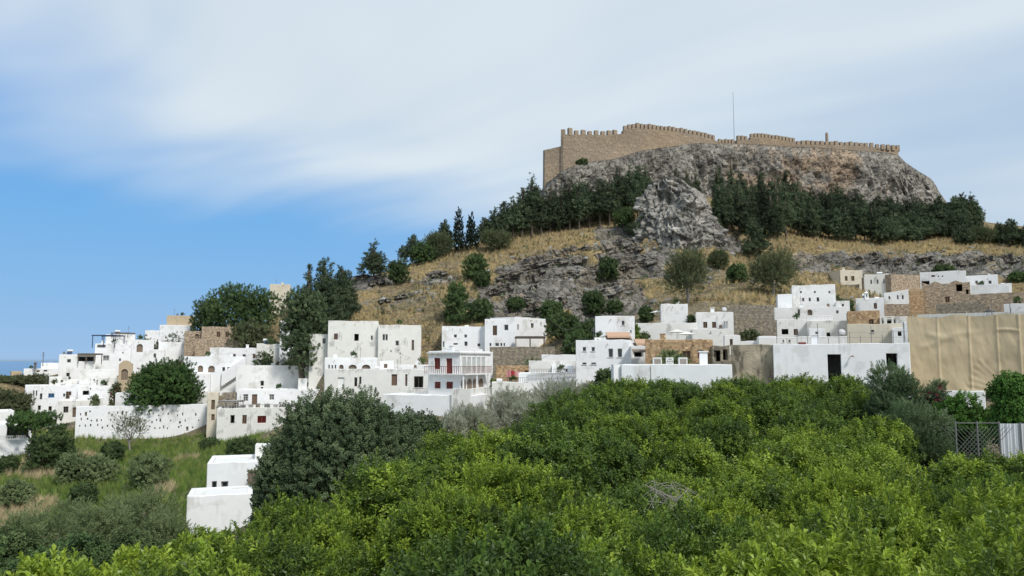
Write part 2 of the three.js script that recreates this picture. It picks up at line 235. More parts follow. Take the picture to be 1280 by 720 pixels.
H('stone_house', 'flat tan stone house with bright laundry hung before it', 620, 662, 112, 112, 457, 495, 5.5, 'stoneWarm', [[656, 463, 661, 470, 'o']]);
H('village_house', 'low blank white house before the tan stone house', 614.5, 655, 97, 97, 478, 512, 5, 'white', []);
H('village_house', 'low white terrace building with blue-grey railings', 648, 752, 101, 99, 466, 505, 6, 'white', [[714, 474.5, 717, 477, 'w']], {});
H('terrace_wall', 'stepped white terrace wall with rounded corners above the blue-grey railings', 661, 722, 110, 109, 450.5, 485, .6, 'white', [], WALL);
H('terrace_wall', 'upper white terrace wall behind the stepped terrace', 677, 724, 117, 116, 443.5, 470, .6, 'white', [], WALL);
// --- left
H('retaining_wall', 'long white retaining wall dotted with rows of small dark niches', 93, 258, 131, 129, 508.5, 552, 1.0, 'whiteCool', 'niches', { ...WALL, group: undefined });
H('village_house', 'white house with dark windows and one red shutter at the foot of the terraces', 270, 374, 125, 124, 510.5, 552, 7, 'white', [[288, 519, 293, 529.4, 'w'], [303, 519, 308.2, 529.6, 'b'], [322, 520, 332.4, 528.6, 's']]);
H('village_house', 'narrow tan house with two doors stacked at the end of the niche wall', 257.5, 271, 127.5, 127.5, 491, 552, 5, 'cream', [[264.2, 500, 268.4, 512, 'd'], [264.2, 518, 268.2, 525.5, 'd'], [260, 497, 262, 503, 'x']]);
H('village_house', 'white house with small paned windows and a dark door above junk-strewn roof', 295, 410, 134, 133, 487.2, 525, 6, 'white', [[304, 493, 310, 501.4, 'g'], [315, 493, 321.2, 506, 'd'], [336.6, 493, 342.6, 500, 'g']]);
H('village_house', 'grey-fronted lean-to beside the house with small paned windows', 276, 298, 132, 132, 491.5, 525, 4, 'stoneGrey', [[283.5, 499, 286.5, 503, 'o']]);
H('village_house', 'broad blank white house with a single stacked window and a drainpipe', 294, 410, 141, 140, 457, 500, 6, 'white', [[325.5, 476, 329.8, 482.4, 'w'], [326, 484, 329, 487, 'w']]);
H('village_house', 'white house with two dark arched windows and three little ones', 228, 306, 147, 146, 445.4, 495, 6, 'white', [[247.4, 457, 253.6, 465, 'a'], [260.4, 457.2, 268.2, 465.6, 'a'], [278, 459, 281.2, 464.4, 'w'], [284, 459, 287.2, 464.4, 'w'], [290, 459, 293.2, 464.4, 'w']]);
H('village_house', 'white house with low attic windows below the brown stone house', 261.5, 320, 157, 157, 434.6, 465, 6, 'white', [[291, 442.5, 294.5, 448, 'b'], [303.4, 443, 307, 448, 'w'], [316, 442.5, 319, 448, 'b']]);
H('stone_house', 'brown stone house with two windows beneath the leafy trees', 250.6, 294, 168, 169, 408, 450, 7, 'stoneOld', [[271, 414.6, 275, 421.4, 'b'], [281.8, 414.6, 286.2, 421.4, 'b']]);
H('stone_house', 'plain brown stone lower block under the two-windowed stone house', 243, 306, 164, 165, 423.5, 452, 4, 'stoneOld', []);
H('stone_house', 'dark stone side block with small arch beside the two-windowed stone house', 229.5, 250.4, 169, 168, 413.6, 450, 6, 'stoneOld', [[244, 417.5, 248.4, 425, 'a']]);
H('village_house', 'white chapel-like house with little finials on its parapet', 197, 231, 172, 171, 427.4, 460, 6, 'white', []);
H('village_house', 'white house under a tan rooftop block on the skyline', 198, 241, 184, 183, 406.2, 445, 7, 'white', []);
H('rooftop_block', 'tan plastered block on top of the skyline house', 207.6, 242, 187, 187, 394.2, 420, 6, 'tan', []);
H('village_house', 'white stepped house climbing to the skyline beside the chapel-like house', 180, 200, 182, 182, 413, 450, 6, 'white', []);
H('village_house', 'white house with a large dark arch under a rooftop garden', 163, 191, 174, 174, 424.5, 465, 6, 'white', [[171, 430, 178.2, 440.2, 'a']]);
H('village_house', 'white house with roof terrace and blue pergola', 117, 166, 172, 172, 429.4, 470, 7, 'white', [[121.8, 431, 132, 434.4, 'w'], [128.8, 444.4, 136.4, 450.2, 'g'], [149, 448, 151, 451.5, 'w'], [153, 440, 154.4, 442, 'w']]);
H('village_house', 'white upper house set back on the blue pergola terrace', 131, 168, 179, 179, 417.6, 445, 6, 'white', []);
H('village_house', 'white house with shaded roof veranda facing the sea', 72, 118, 166, 165, 443, 480, 7, 'white', [[84, 449, 88.4, 453.2, 'w'], [98, 445, 117, 451.6, 'o'], [83, 466, 87, 472, 'w']]);
H('terrace_wall', 'white terrace wall with low arches below the roof veranda', 98, 145, 158, 157, 461.5, 490, .6, 'white', [], WALL);
H('arched_gatehouse', 'tan gatehouse with round-topped dark door beside the round tree', 147, 164.5, 152, 152, 455, 490, 4, 'tan', [[151.8, 461.5, 159.4, 475, 'a']], { gable: 1 });
H('village_house', 'low far white house at the edge of the sea', 28, 72, 186, 184, 461, 490, 7, 'white', [[46, 463, 49.5, 465, 'w'], [54.5, 462.5, 59, 464.6, 'w']]);
H('village_house', 'small white rooftop room on the far edge of the village', 50, 74, 192, 192, 453.5, 480, 6, 'white', []);
H('village_house', 'tiny tan hut before the sea', 13, 26, 178, 178, 464, 485, 5, 'tan', []);
H('village_house', 'white house with row of small windows and one blue shutter', 29, 97, 151, 150, 482, 525, 7, 'white', [[41.5, 488, 42.8, 495, 'w'], [45, 488, 46.3, 495, 'w'], [50, 492, 52.6, 499.4, 'w'], [60.5, 492, 67.8, 497, 'L'], [79, 492, 81.4, 496, 'w'], [82.5, 489.5, 88.8, 498.4, 'b'], [34.5, 507, 37.2, 512.8, 'w'], [47.4, 507, 50.8, 512.8, 'w'], [60.8, 508, 64.5, 513.2, 'w']]);
H('village_house', 'low white front house with brown door beside the niche wall', 71, 115, 145, 143, 501, 527, 6, 'white', [[79.5, 508.4, 85.2, 516, 'w'], [91, 509.4, 95.2, 521.4, 'd']]);
H('village_house', 'white middle house with a shady carport opening', 96, 141, 152, 151, 482.5, 515, 6, 'white', [[103.6, 488.5, 111, 493.6, 'o'], [112.5, 485, 114, 487, 'w']]);
H('village_house', 'long white terrace house under the roof veranda house', 70, 150, 160, 159, 475, 505, 5, 'white', [[111, 470, 112, 471, 'x']]);
H('chapel', 'small white gabled chapel with dark door on the niche wall terrace', 143, 190, 137, 137, 492, 520, 6, 'white', [[167, 499, 173.2, 509.4, 'd']], { category: 'chapel', group: undefined, gable: .8 });
H('village_house', 'white vaulted house with grey sloping roof beside the round tree', 203, 258, 140, 138, 490, 520, 7, 'whiteOld', [], { gable: .2 });
H('restaurant', 'white terrace restaurant wall on the far side of the grassy slope', -30, 38, 112, 111, 531, 566, 7, 'white', [[9, 532.5, 36, 547, 'o']], { category: 'restaurant', group: undefined });
H('village_house', 'white upper restaurant building beside the hedge trees', -30, 16, 122, 122, 515, 550, 6, 'white', []);
H('village_house', 'far cream house peeping through the leafy trees', 336, 362, 200, 200, 355, 400, 6, 'cream', []);
H('village_house', 'white house corner standing beyond the tall dark tree', 349, 372, 150, 150, 401, 450, 5, 'white', []);
H('village_house', 'little white garden house with sloping wall by the tall dark tree', 320, 350, 152, 151, 430, 460, 4, 'whiteOld', [], { ragged: .15 });
// --- lower left
H('village_house', 'white flat-roofed house with two windows in the valley', 257, 334, 72, 72, 579, 640, 6, 'whiteCool', [[265, 602, 270.6, 612, 'w'], [276.6, 602, 285, 609.4, 'w']], { par: .2 });
H('village_house', 'white lower terrace block of the valley house', 232, 314, 62, 62, 620.5, 672, 4.2, 'whiteCool', [], { par: .08 });
H('terrace_wall', 'stepped white wall beside the big carob tree', 318, 348, 76, 76, 557, 590, 2, 'white', [], WALL);
// --- small annexes and roof rooms that fill the lanes
H('village_house', 'low white outhouse below the two dark arched windows', 236, 262, 143, 143, 467, 500, 3, 'white', [[243, 472, 246, 478, 'w']]);
H('village_house', 'small white step block under the drainpipe wall', 372, 408, 137.5, 137.5, 473, 505, 2.5, 'white', [[384, 478, 387, 483, 'w']]);
H('village_house', 'little white block under the roof veranda house', 60, 84, 156, 156, 471, 500, 4, 'white', [[66, 475, 69, 480, 'w'], [76, 475, 78.6, 480, 'b']]);
H('village_house', 'little white house with a brown door beside the shady carport', 100, 128, 147, 147, 498, 522, 4, 'white', [[108, 504, 112, 514, 'd'], [118, 504, 121, 508, 'w']]);
H('village_house', 'white block with single window behind the chapel', 121, 146, 154, 154, 472, 500, 4, 'white', [[130, 477, 134, 482, 'w']]);
H('village_house', 'narrow white passage house under the chapel-like house', 186, 205, 166, 166, 437, 462, 4, 'white', [[192, 442, 195, 447, 'w']]);
H('village_house', 'small white roof room over the three wide arched windows', 474, 492, 119.5, 119.5, 451, 480, 3, 'white', [[480, 455, 484, 460, 'b']]);
H('village_house', 'small white lean-to under the house with small square windows', 556, 577, 128, 128, 431, 455, 3, 'white', [[563, 435, 566.4, 439, 'w']]);
H('village_house', 'white annex with brown shutters behind the railed balcony house', 582, 603, 122, 122, 436.5, 470, 4, 'white', [[589, 442, 594, 449, 'b']]);
H('village_house', 'white terrace room beside the stepped terrace wall', 690, 717, 106, 106, 457, 490, 3.5, 'white', [[696, 461, 699, 465, 'w'], [707, 461, 710, 465, 'w']]);
H('village_house', 'small white side house beside the garden shrubs', 1046, 1063, 128, 128, 376.5, 402, 4, 'white', [[1052, 380, 1055, 384, 'w']]);
H('village_house', 'white roof block behind the plain white house terrace', 1012, 1032, 101, 101, 411, 435, 3, 'white', [[1019, 415, 1023, 420, 'w']]);
H('village_house', 'white end block with a dark opening before the ruin-like house', 1116, 1141, 92, 92, 410, 435, 3, 'white', [[1122, 414, 1127, 420, 'o']]);
H('village_house', 'white shed with brown door at the foot of the stone pier', 906, 926, 97, 97, 419, 445, 3.5, 'white', [[912, 424, 916, 433, 'd']]);
// ---------------------------------------------------------------- terrain
const ctrl = [];   // x, z, y
const cp = (u, v, d) => { const p = at(u, v, d); ctrl.push([p.x, p.z, p.y]); };
const cw = (x, d, h) => ctrl.push([x, -d, EYE + h]);
[[440, 352, 190], [470, 346, 195], [505, 338, 200], [545, 318, 210], [600, 306, 215], [645, 298, 218], [700, 288, 222], [760, 281, 225], [805, 290, 212],
 [450, 394, 152], [520, 398, 152], [600, 392, 152], [480, 372, 170], [560, 362, 175], [620, 350, 180], [680, 332, 190], [740, 312, 200], [700, 372, 165], [760, 352, 178], [800, 330, 190], [850, 308, 203], [850, 372, 160], [900, 330, 195], [955, 308, 212],
 [1000, 297, 230], [1060, 303, 228], [1120, 303, 228], [1180, 300, 230], [1240, 303, 228], [1285, 305, 226], [960, 378, 142], [1000, 345, 172], [1060, 329, 196], [1110, 324, 200], [1180, 324, 200], [1250, 328, 196], [1290, 345, 182], [905, 378, 140], [800, 390, 140], [730, 400, 140],
 [690, 262, 245], [760, 250, 255], [830, 240, 262], [900, 248, 268], [1000, 255, 280], [1100, 260, 290], [1180, 268, 290], [1240, 280, 285],
 [60, 548, 124], [0, 566, 110], [140, 550, 128], [240, 553, 126], [300, 552, 121], [100, 580, 105], [200, 590, 102], [60, 620, 88], [150, 620, 88], [215, 620, 82],
 [20, 495, 150], [0, 472, 185], [300, 440, 172], [235, 442, 180], [350, 425, 165]].forEach(a => cp(...a));
[[-30, 40, -14], [-22, 50, -15.5], [-12, 45, -11], [-17, 25, -10.5], [-9, 12, -8], [-4, 8, -6.6], [5, 8, -6.6], [10, 20, -6.8], [-5, 25, -7.6], [0, 40, -7.6], [15, 35, -6.6], [25, 30, -6.2], [15, 50, -5], [35, 48, -4.6], [45, 30, -5], [30, 18, -6.2], [0, -8, -6.2], [-20, -5, -8], [25, -5, -6], [2, 75, -8], [-12, 85, -10], [-30, 70, -17], [-60, 60, -20], [-60, 90, -16], [-95, 80, -20], [-50, 20, -18],
 [-150, 230, -33], [-125, 190, -16], [-250, 180, -42], [-130, 110, -22], [-180, 90, -36], [-100, 270, -38], [-75, 215, -8], [-45, 245, 8], [-40, 310, -25], [0, 300, 22], [0, 420, -45], [80, 330, 60], [130, 340, 62], [80, 420, -30], [200, 330, 40], [200, 440, -40], [260, 230, 30], [330, 260, 18], [330, 170, 12], [420, 350, -20], [250, 90, 2], [150, 60, -2], [150, 110, 5], [330, 40, -4], [160, 0, -6], [-260, 20, -38], [450, 150, 0], [450, 480, -45], [-260, 450, -48]].forEach(a => cw(...a));
for (const h of HOUSES) { // houses stand on the ground
  const b = h.slab ? h.b - 2 : h.b; const P0 = at(h.u0, b, h.d0), P1 = at(h.u1, b, h.d1);
  if (Math.hypot(P1.x - P0.x, P1.z - P0.z) > 6) ctrl.push([lerp(P0.x, P1.x, .25), lerp(P0.z, P1.z, .25), P0.y], [lerp(P0.x, P1.x, .75), lerp(P0.z, P1.z, .75), P0.y]);
  else ctrl.push([(P0.x + P1.x) / 2, (P0.z + P1.z) / 2, P0.y]);
}
const tps = (() => { // smoothed thin-plate spline through the ground points
  const S = 100, n = ctrl.length, K = r2 => r2 > 1e-9 ? .5 * r2 * Math.log(r2) : 0, m = n + 3, A = [];
  for (let i = 0; i < m; i++) A.push(new Float64Array(m + 1));
  for (let i = 0; i < n; i++) { const [x, z, y] = ctrl[i]; for (let j = 0; j < n; j++) { const dx = (x - ctrl[j][0]) / S, dz = (z - ctrl[j][1]) / S; A[i][j] = K(dx * dx + dz * dz); } A[i][i] += .0006; A[i][n] = A[n][i] = 1; A[i][n + 1] = A[n + 1][i] = x / S; A[i][n + 2] = A[n + 2][i] = z / S; A[i][m] = y; }
  for (let c = 0; c < m; c++) { let p = c; for (let r = c + 1; r < m; r++) if (Math.abs(A[r][c]) > Math.abs(A[p][c])) p = r; [A[c], A[p]] = [A[p], A[c]]; for (let r = c + 1; r < m; r++) { const f = A[r][c] / A[c][c]; if (f) for (let k = c; k <= m; k++) A[r][k] -= f * A[c][k]; } }
  const w = new Float64Array(m); for (let r = m - 1; r >= 0; r--) { let s = A[r][m]; for (let k = r + 1; k < m; k++) s -= A[r][k] * w[k]; w[r] = s / A[r][r]; }
  return (x, z) => { let s = w[n] + w[n + 1] * x / S + w[n + 2] * z / S; for (let i = 0; i < n; i++) { const dx = (x - ctrl[i][0]) / S, dz = (z - ctrl[i][1]) / S; s += w[i] * K(dx * dx + dz * dz); } return s; };
})();
function axis(stops) { const out = []; for (let i = 0; i < stops.length - 1; i++) { const [a, s] = stops[i], b = stops[i + 1][0], n = Math.max(1, Math.round((b - a) / s)); for (let k = 0; k < n; k++) out.push(a + (b - a) * k / n); } out.push(stops.at(-1)[0]); return out; }
const XS = axis([[-300, 8], [-110, 2], [-60, .55], [150, 1], [172, 2.2], [240, 7], [480, 1]]), ZS = axis([[-500, 8], [-310, 3], [-250, .8], [-215, .5], [-140, .9], [-128, 1.6], [-60, 2.5], [30, 1]]);
const NX = XS.length, NZ = ZS.length, GY = new Float32Array(NX * NZ);
for (let j = 0; j < NZ; j++) for (let i = 0; i < NX; i++) GY[j * NX + i] = clamp(tps(XS[i], ZS[j]), -6, 130);
const find = (A, x) => { let a = 0, b = A.length - 2; while (a < b) { const m = (a + b + 1) >> 1; if (A[m] <= x) a = m; else b = m - 1; } return a; };
function Y(x, z) { const i = find(XS, x), j = find(ZS, z), fx = clamp((x - XS[i]) / (XS[i + 1] - XS[i])), fz = clamp((z - ZS[j]) / (ZS[j + 1] - ZS[j])), o = j * NX + i; return lerp(lerp(GY[o], GY[o + 1], fx), lerp(GY[o + NX], GY[o + NX + 1], fx), fz); }
function hit(u, v, d0 = 60, d1 = 330) { for (let d = d0; d < d1; d += .5) { const p = at(u, v, d); if (p.y < Y(p.x, p.z)) { p.y = Y(p.x, p.z); return p; } } return null; }
// where bare rock breaks through: [u, v, half width px, half height px, weight]
const rockSpots = [[700, 352, 92, 34, 1], [792, 322, 50, 30, .85], [635, 374, 50, 20, .85], [760, 385, 70, 22, .8], [560, 386, 50, 12, .5], [470, 352, 34, 12, .9], [545, 350, 26, 10, .7], [505, 372, 36, 10, .55], [770, 292, 36, 9, .8], [880, 300, 60, 14, .75], [850, 345, 60, 22, .5], [1100, 326, 60, 9, .85], [1200, 326, 80, 11, .9], [1020, 328, 40, 10, .7], [1280, 335, 40, 12, .8], [960, 360, 50, 12, .4], [20, 563, 22, 12, .8]]
  .map(([u, v, a, b, w]) => { const p = hit(u, v, 90); if (!p) return null; const d = -p.z; const e = hit(u, v - b * .7, 90, 300) ?? p; return [p.x, p.z, a * d / F, Math.max(6, Math.abs(e.z - p.z) / .7), w]; }).filter(Boolean);
function rockMask(x, z) { let m = 0; for (const [cx, cz, rx, rz, w] of rockSpots) { const q = ((x - cx) / rx) ** 2 + ((z - cz) / rz) ** 2; if (q < 2.2) m = Math.max(m, w * (1 - sstep(.3, 2.2, q))); } return m; }
const blocky0 = (x, z) => { const n = fbm(x, 12, z, 3) * 5; return Math.floor(n) + sstep(.6, 1, n - Math.floor(n)); };
const rk = new Float32Array(NX * NZ), base = GY.slice();
for (let j = 0; j < NZ; j++) for (let i = 0; i < NX; i++) {
  const x = XS[i], z = ZS[j], o = j * NX + i; let h = base[o];
  const hill = sstep(-128, -150, z) * sstep(38, 46, h);
  const m = rockMask(x, z), r = clamp(sstep(.42, .68, m + fbm(x * .10, 0, z * .10, 4) * 1.1));
  rk[o] = r;
  h += fbm(x * .03, 1, z * .03, 3) * 1.6 * hill + fbm(x * .22, 2, z * .22, 3) * .7 * hill;
  if (r > 0) { // tilted beds weathered into ledges
    const q = h - .24 * x + fbm(x * .022, 5, z * .05, 3) * 3.2 + fbm(x * .15, 15, z * .15, 2) * .7, s = 3.1, f = q / s - Math.floor(q / s);
    const s2 = .9, f2 = q / s2 - Math.floor(q / s2);
    h += r * ((sstep(.66, .96, f) - f) * s * 1.15 + (sstep(.5, 1, f2) - f2) * s2 * .7 + fbm(x * .13, 8, z * .34, 3) * 1.2 + blocky0(x * .045, z * .085) * .9);
  }
  GY[o] = h;
}
{
  const pos = new Float32Array(NX * NZ * 3), col = new Float32Array(NX * NZ * 3), uv = new Float32Array(NX * NZ * 2), rockI = [], soilI = [];
  for (let j = 0; j < NZ; j++) for (let i = 0; i < NX; i++) {
    const o = j * NX + i, x = XS[i], z = ZS[j], y = GY[o]; pos.set([x, y, z], o * 3); uv.set([x + y * .12, -z * .85 + y * .9], o * 2);
    const n1 = fbm(x * .045, 3, z * .045, 4), n2 = fbm(x * .3, 4, z * .3, 3), n3 = fbm(x * .02 + 7, 6, z * .02, 3);
    let c;
    if (rk[o] > .5) { const k = .60 + n2 * .5, warm = sstep(.05, .35, n1); c = [k * lerp(.64, .68, warm), k * lerp(.615, .59, warm), k * lerp(.575, .47, warm)]; }
    else {
      const gold = [.66, .51, .26], tan = [.50, .40, .25], scrub = [.20, .19, .105], green = [.21, .31, .075];
      let g = sstep(-.25, .25, n1 + n2 * .5); c = [0, 1, 2].map(k => lerp(tan[k], gold[k], g));
      const s = sstep(.02, .32, n2 + n3 * .8 - .06); c = c.map((q, k) => lerp(q, scrub[k], s * .55));
      const low = sstep(-118, -104, z) * sstep(-10, -25, x) ; c = c.map((q, k) => lerp(q, green[k], clamp(low * (.85 + n1))));   // the watered slope of the valley
      const town = sstep(-155, -140, z) * (1 - low) * sstep(-66, -58, -60); if (z > -140 && low < .5) c = c.map((q, k) => lerp(q, [.40, .36, .28][k], .6));
    }
    col.set(c, o * 3);
  }
  for (let j = 0; j < NZ - 1; j++) for (let i = 0; i < NX - 1; i++) { const a = j * NX + i, b = a + 1, c = a + NX, d = c + 1; const r = (rk[a] + rk[b] + rk[c] + rk[d]) / 4; const T = r > .5 ? rockI : soilI; if ((i + j) & 1) T.push(a, c, b, b, c, d); else T.push(a, c, d, a, d, b); }
  const g = new THREE.BufferGeometry(); g.setAttribute('position', new THREE.BufferAttribute(pos, 3)); g.setAttribute('uv', new THREE.BufferAttribute(uv, 2)); g.setAttribute('color', new THREE.BufferAttribute(col, 3));
  g.setIndex([...soilI, ...rockI].length ? soilI.concat(rockI) : soilI); g.addGroup(0, soilI.length, 0); g.addGroup(soilI.length, rockI.length, 1); g.computeVertexNormals();
  setting('terrain', g, [M.dry, M.rock]);
}
{ const g = new THREE.CircleGeometry(60000, 96); g.rotateX(-Math.PI / 2); const p = g.attributes.position, uv = g.attributes.uv; for (let i = 0; i < p.count; i++) uv.setXY(i, p.getX(i), p.getZ(i)); setting('sea', g, M.sea); }

// ---------------------------------------------------------------- acropolis rock and crag
function loft(ring, rows, cols, disp, colorOf, capTop = true) { // ring: closed list of {b: base point, t: top point}
  const n = ring.length, cb = new THREE.CatmullRomCurve3(ring.map(r => r.b), true, 'centripetal'), ct = new THREE.CatmullRomCurve3(ring.map(r => r.t), true, 'centripetal');
  const P = [], B = new THREE.Vector3(), T = new THREE.Vector3(), B2 = new THREE.Vector3(), nrm = new THREE.Vector3();
  const pos = [], col = [], uv = [], idx = []; let run = 0, last = null;
  for (let i = 0; i <= cols; i++) {
    const t = (i % cols) / cols; cb.getPoint(t, B); ct.getPoint(t, T); cb.getPoint((t + .002) % 1, B2); nrm.set(-(B2.z - B.z), 0, B2.x - B.x).normalize();
    if (last) run += B.distanceTo(last); last = B.clone();
    for (let j = 0; j <= rows; j++) {
      const s = j / rows, p = new THREE.Vector3().lerpVectors(B, T, s), D = disp(p, s, nrm) * (s > .92 ? lerp(1, .35, (s - .92) / .08) : 1);
      p.x += nrm.x * D; p.z += nrm.z * D; p.y += (j && j < rows) ? fbm(p.x * .3, p.y * .3, p.z * .3, 2) * .4 : 0;
      pos.push(p.x, p.y, p.z); uv.push(run, p.y); col.push(...colorOf(p, s));
    }
  }
  const R = rows + 1; for (let i = 0; i < cols; i++) for (let j = 0; j < rows; j++) { const a = i * R + j, b = a + R; idx.push(a, b, a + 1, b, b + 1, a + 1); }
  if (capTop) { let cx = 0, cy = 0, cz = 0; for (let i = 0; i < cols; i++) { const o = (i * R + rows) * 3; cx += pos[o]; cy += pos[o + 1]; cz += pos[o + 2]; } const c = pos.length / 3; const ctr = new THREE.Vector3(cx / cols, cy / cols, cz / cols); pos.push(ctr.x, ctr.y, ctr.z); uv.push(0, 0); col.push(...colorOf(ctr, 1)); for (let i = 0; i < cols; i++) idx.push(i * R + rows, c, (i + 1) * R + rows); }
  const g = new THREE.BufferGeometry(); g.setAttribute('position', new THREE.Float32BufferAttribute(pos, 3)); g.setAttribute('uv', new THREE.Float32BufferAttribute(uv, 2)); g.setAttribute('color', new THREE.Float32BufferAttribute(col, 3)); g.setIndex(idx); g.computeVertexNormals(); return g;
}
const blocky = (x, y, z, k) => { const n = fbm(x, y, z, 3) * 2; return (Math.floor(n * k) + sstep(.7, 1, n * k - Math.floor(n * k))) / k; };
// front of the rock: [u, top v, top d, base v, base d]
const cliffFront = [[680, 231, 262, 268, 256], [690, 224, 254, 266, 248], [706, 212, 253.5, 264, 246], [735, 203, 256, 262, 247], [765, 199, 259, 260, 252], [800, 189, 263, 258, 256], [840, 183, 267.5, 255, 262], [870, 179, 272.5, 256, 266], [900, 180, 277.5, 260, 268], [940, 180, 282, 264, 272], [985, 183, 287, 268, 276], [1030, 185, 291.5, 270, 281], [1080, 189, 295.5, 272, 286], [1120, 193, 298, 275, 289], [1132, 203, 301, 277, 288], [1150, 215, 302, 280, 287], [1165, 225, 303, 282, 286], [1177, 244, 303, 284, 284], [1190, 258, 302, 286, 282], [1212, 262, 302, 288, 280], [1232, 276, 302, 292, 282]];
const ringPts = cliffFront.map(([u, vt, dt, vb, db]) => { const b = at(u, vb, db); b.y -= 6; return { b, t: at(u, vt, dt) }; });
{ const L = ringPts.length, back = [[1.2, 1.0, 326, 60], [.95, 1, 352, 72], [.75, 1, 356, 80], [.5, 1, 350, 80], [.25, 1, 340, 78], [.05, 1, 312, 66]];
  const xL = ringPts[0].b.x, xR = ringPts[L - 1].b.x;
  for (const [f, , d, h] of back) { const x = lerp(xL, xR, f); ringPts.push({ b: new THREE.Vector3(lerp(xL, xR, f * 1.05 - .02), EYE + 30, -d - 14), t: new THREE.Vector3(x - (f > .9 ? 18 : 0), EYE + h, -d + 4) }); } }
const rockColor = (p) => {
  const n = fbm(p.x * .03, p.y * .05, p.z * .03, 4), f = fbm(p.x * .25, p.y * .08, p.z * .25, 3), k = .86 + f * .5;
  const rust = sstep(.0, .26, n + .22 * sstep(60, 95, p.x) * (1 - sstep(118, 135, p.x)) + f * .4 - .07) * .85;
  const s = fbm(p.x * .5, p.y * .06, p.z * .5, 2), dk = 1 - .35 * sstep(.1, .35, s);
  return [k * dk * lerp(.66, .76, rust), k * dk * lerp(.625, .57, rust), k * dk * lerp(.57, .41, rust)];
};
const acropolis = loft(ringPts, 90, 900, (p, s) => {
  const a = fbm(p.x * .045, p.y * .03, p.z * .045, 3) * 5, b = Math.abs(fbm(p.x * .16, p.y * .05, p.z * .16, 4)) * -8, c = blocky(p.x * .14, p.y * .08, p.z * .14, 4) * 2.0, d = fbm(p.x * .7, p.y * .38, p.z * .7, 3) * 1.3 - Math.abs(fbm(p.x * .42, p.y * .10, p.z * .42, 2)) * 3;
  const bed = p.y * .36 - p.x * .05 + fbm(p.x * .08, p.y * .08, p.z * .08, 2) * 2, e = (bed - Math.floor(bed) < .85 ? 0 : -.45) * sstep(-.1, .15, fbm(p.x * .06, p.y * .06, 3, 2));
  return (a + b + c + d + e + 1.2) * sstep(0, .12, s) * (1 - .85 * sstep(.72, 1, s));
}, rockColor);
{ const m = setting('acropolis_rock', acropolis, M.rock); m.userData.label = 'grey and rust stained limestone cliff under the fortress'; }
{ // craggy outcrop before the cliff
  const t = thing('crag', 'pale grey fissured limestone crag standing before the cliff among pines', 'rock'); t.userData.kind = 'thing';
  const o = hit(850, 300, 150) ?? at(850, 300, 205), d = -o.z, k = d / F; t.position.copy(o);
  const ring = []; const top = at(852, 224, d + 5).y - o.y;
  for (let i = 0; i < 16; i++) { const a = i / 16 * 2 * Math.PI, bx = Math.cos(a), bz = Math.sin(a); ring.push({ b: new THREE.Vector3(bx * 56 * k + .2, -5, -bz * 10 - 5), t: new THREE.Vector3(bx * 36 * k - .3, top - (bx > 0 ? bx * 4.5 : -bx * 1.2), -bz * 4 - 6) }); }
  const g = loft(ring, 80, 420, (p, s) => { const b = blocky(p.x * .12 + 4, p.y * .10, p.z * .12, 3) * 3.4, c = -Math.abs(fbm(p.x * .26, p.y * .14, p.z * .26, 3)) * 5, e = fbm(p.x * .8, p.y * .8, p.z * .8, 3) * 1.1, bl = blocky(p.x * .3, p.y * .35, p.z * .3 + 9, 2) * .9; return (b + c + e + bl + 1.2 * Math.sin(s * Math.PI) + .3) * sstep(0, .1, s); },
    (p) => { const n = fbm(p.x * .15, p.y * .15, p.z * .15, 3), q = 1.08 + n * .6; return [q * .66, q * .645, q * .61]; });
  part('rock_face', g, M.rock, t);
}

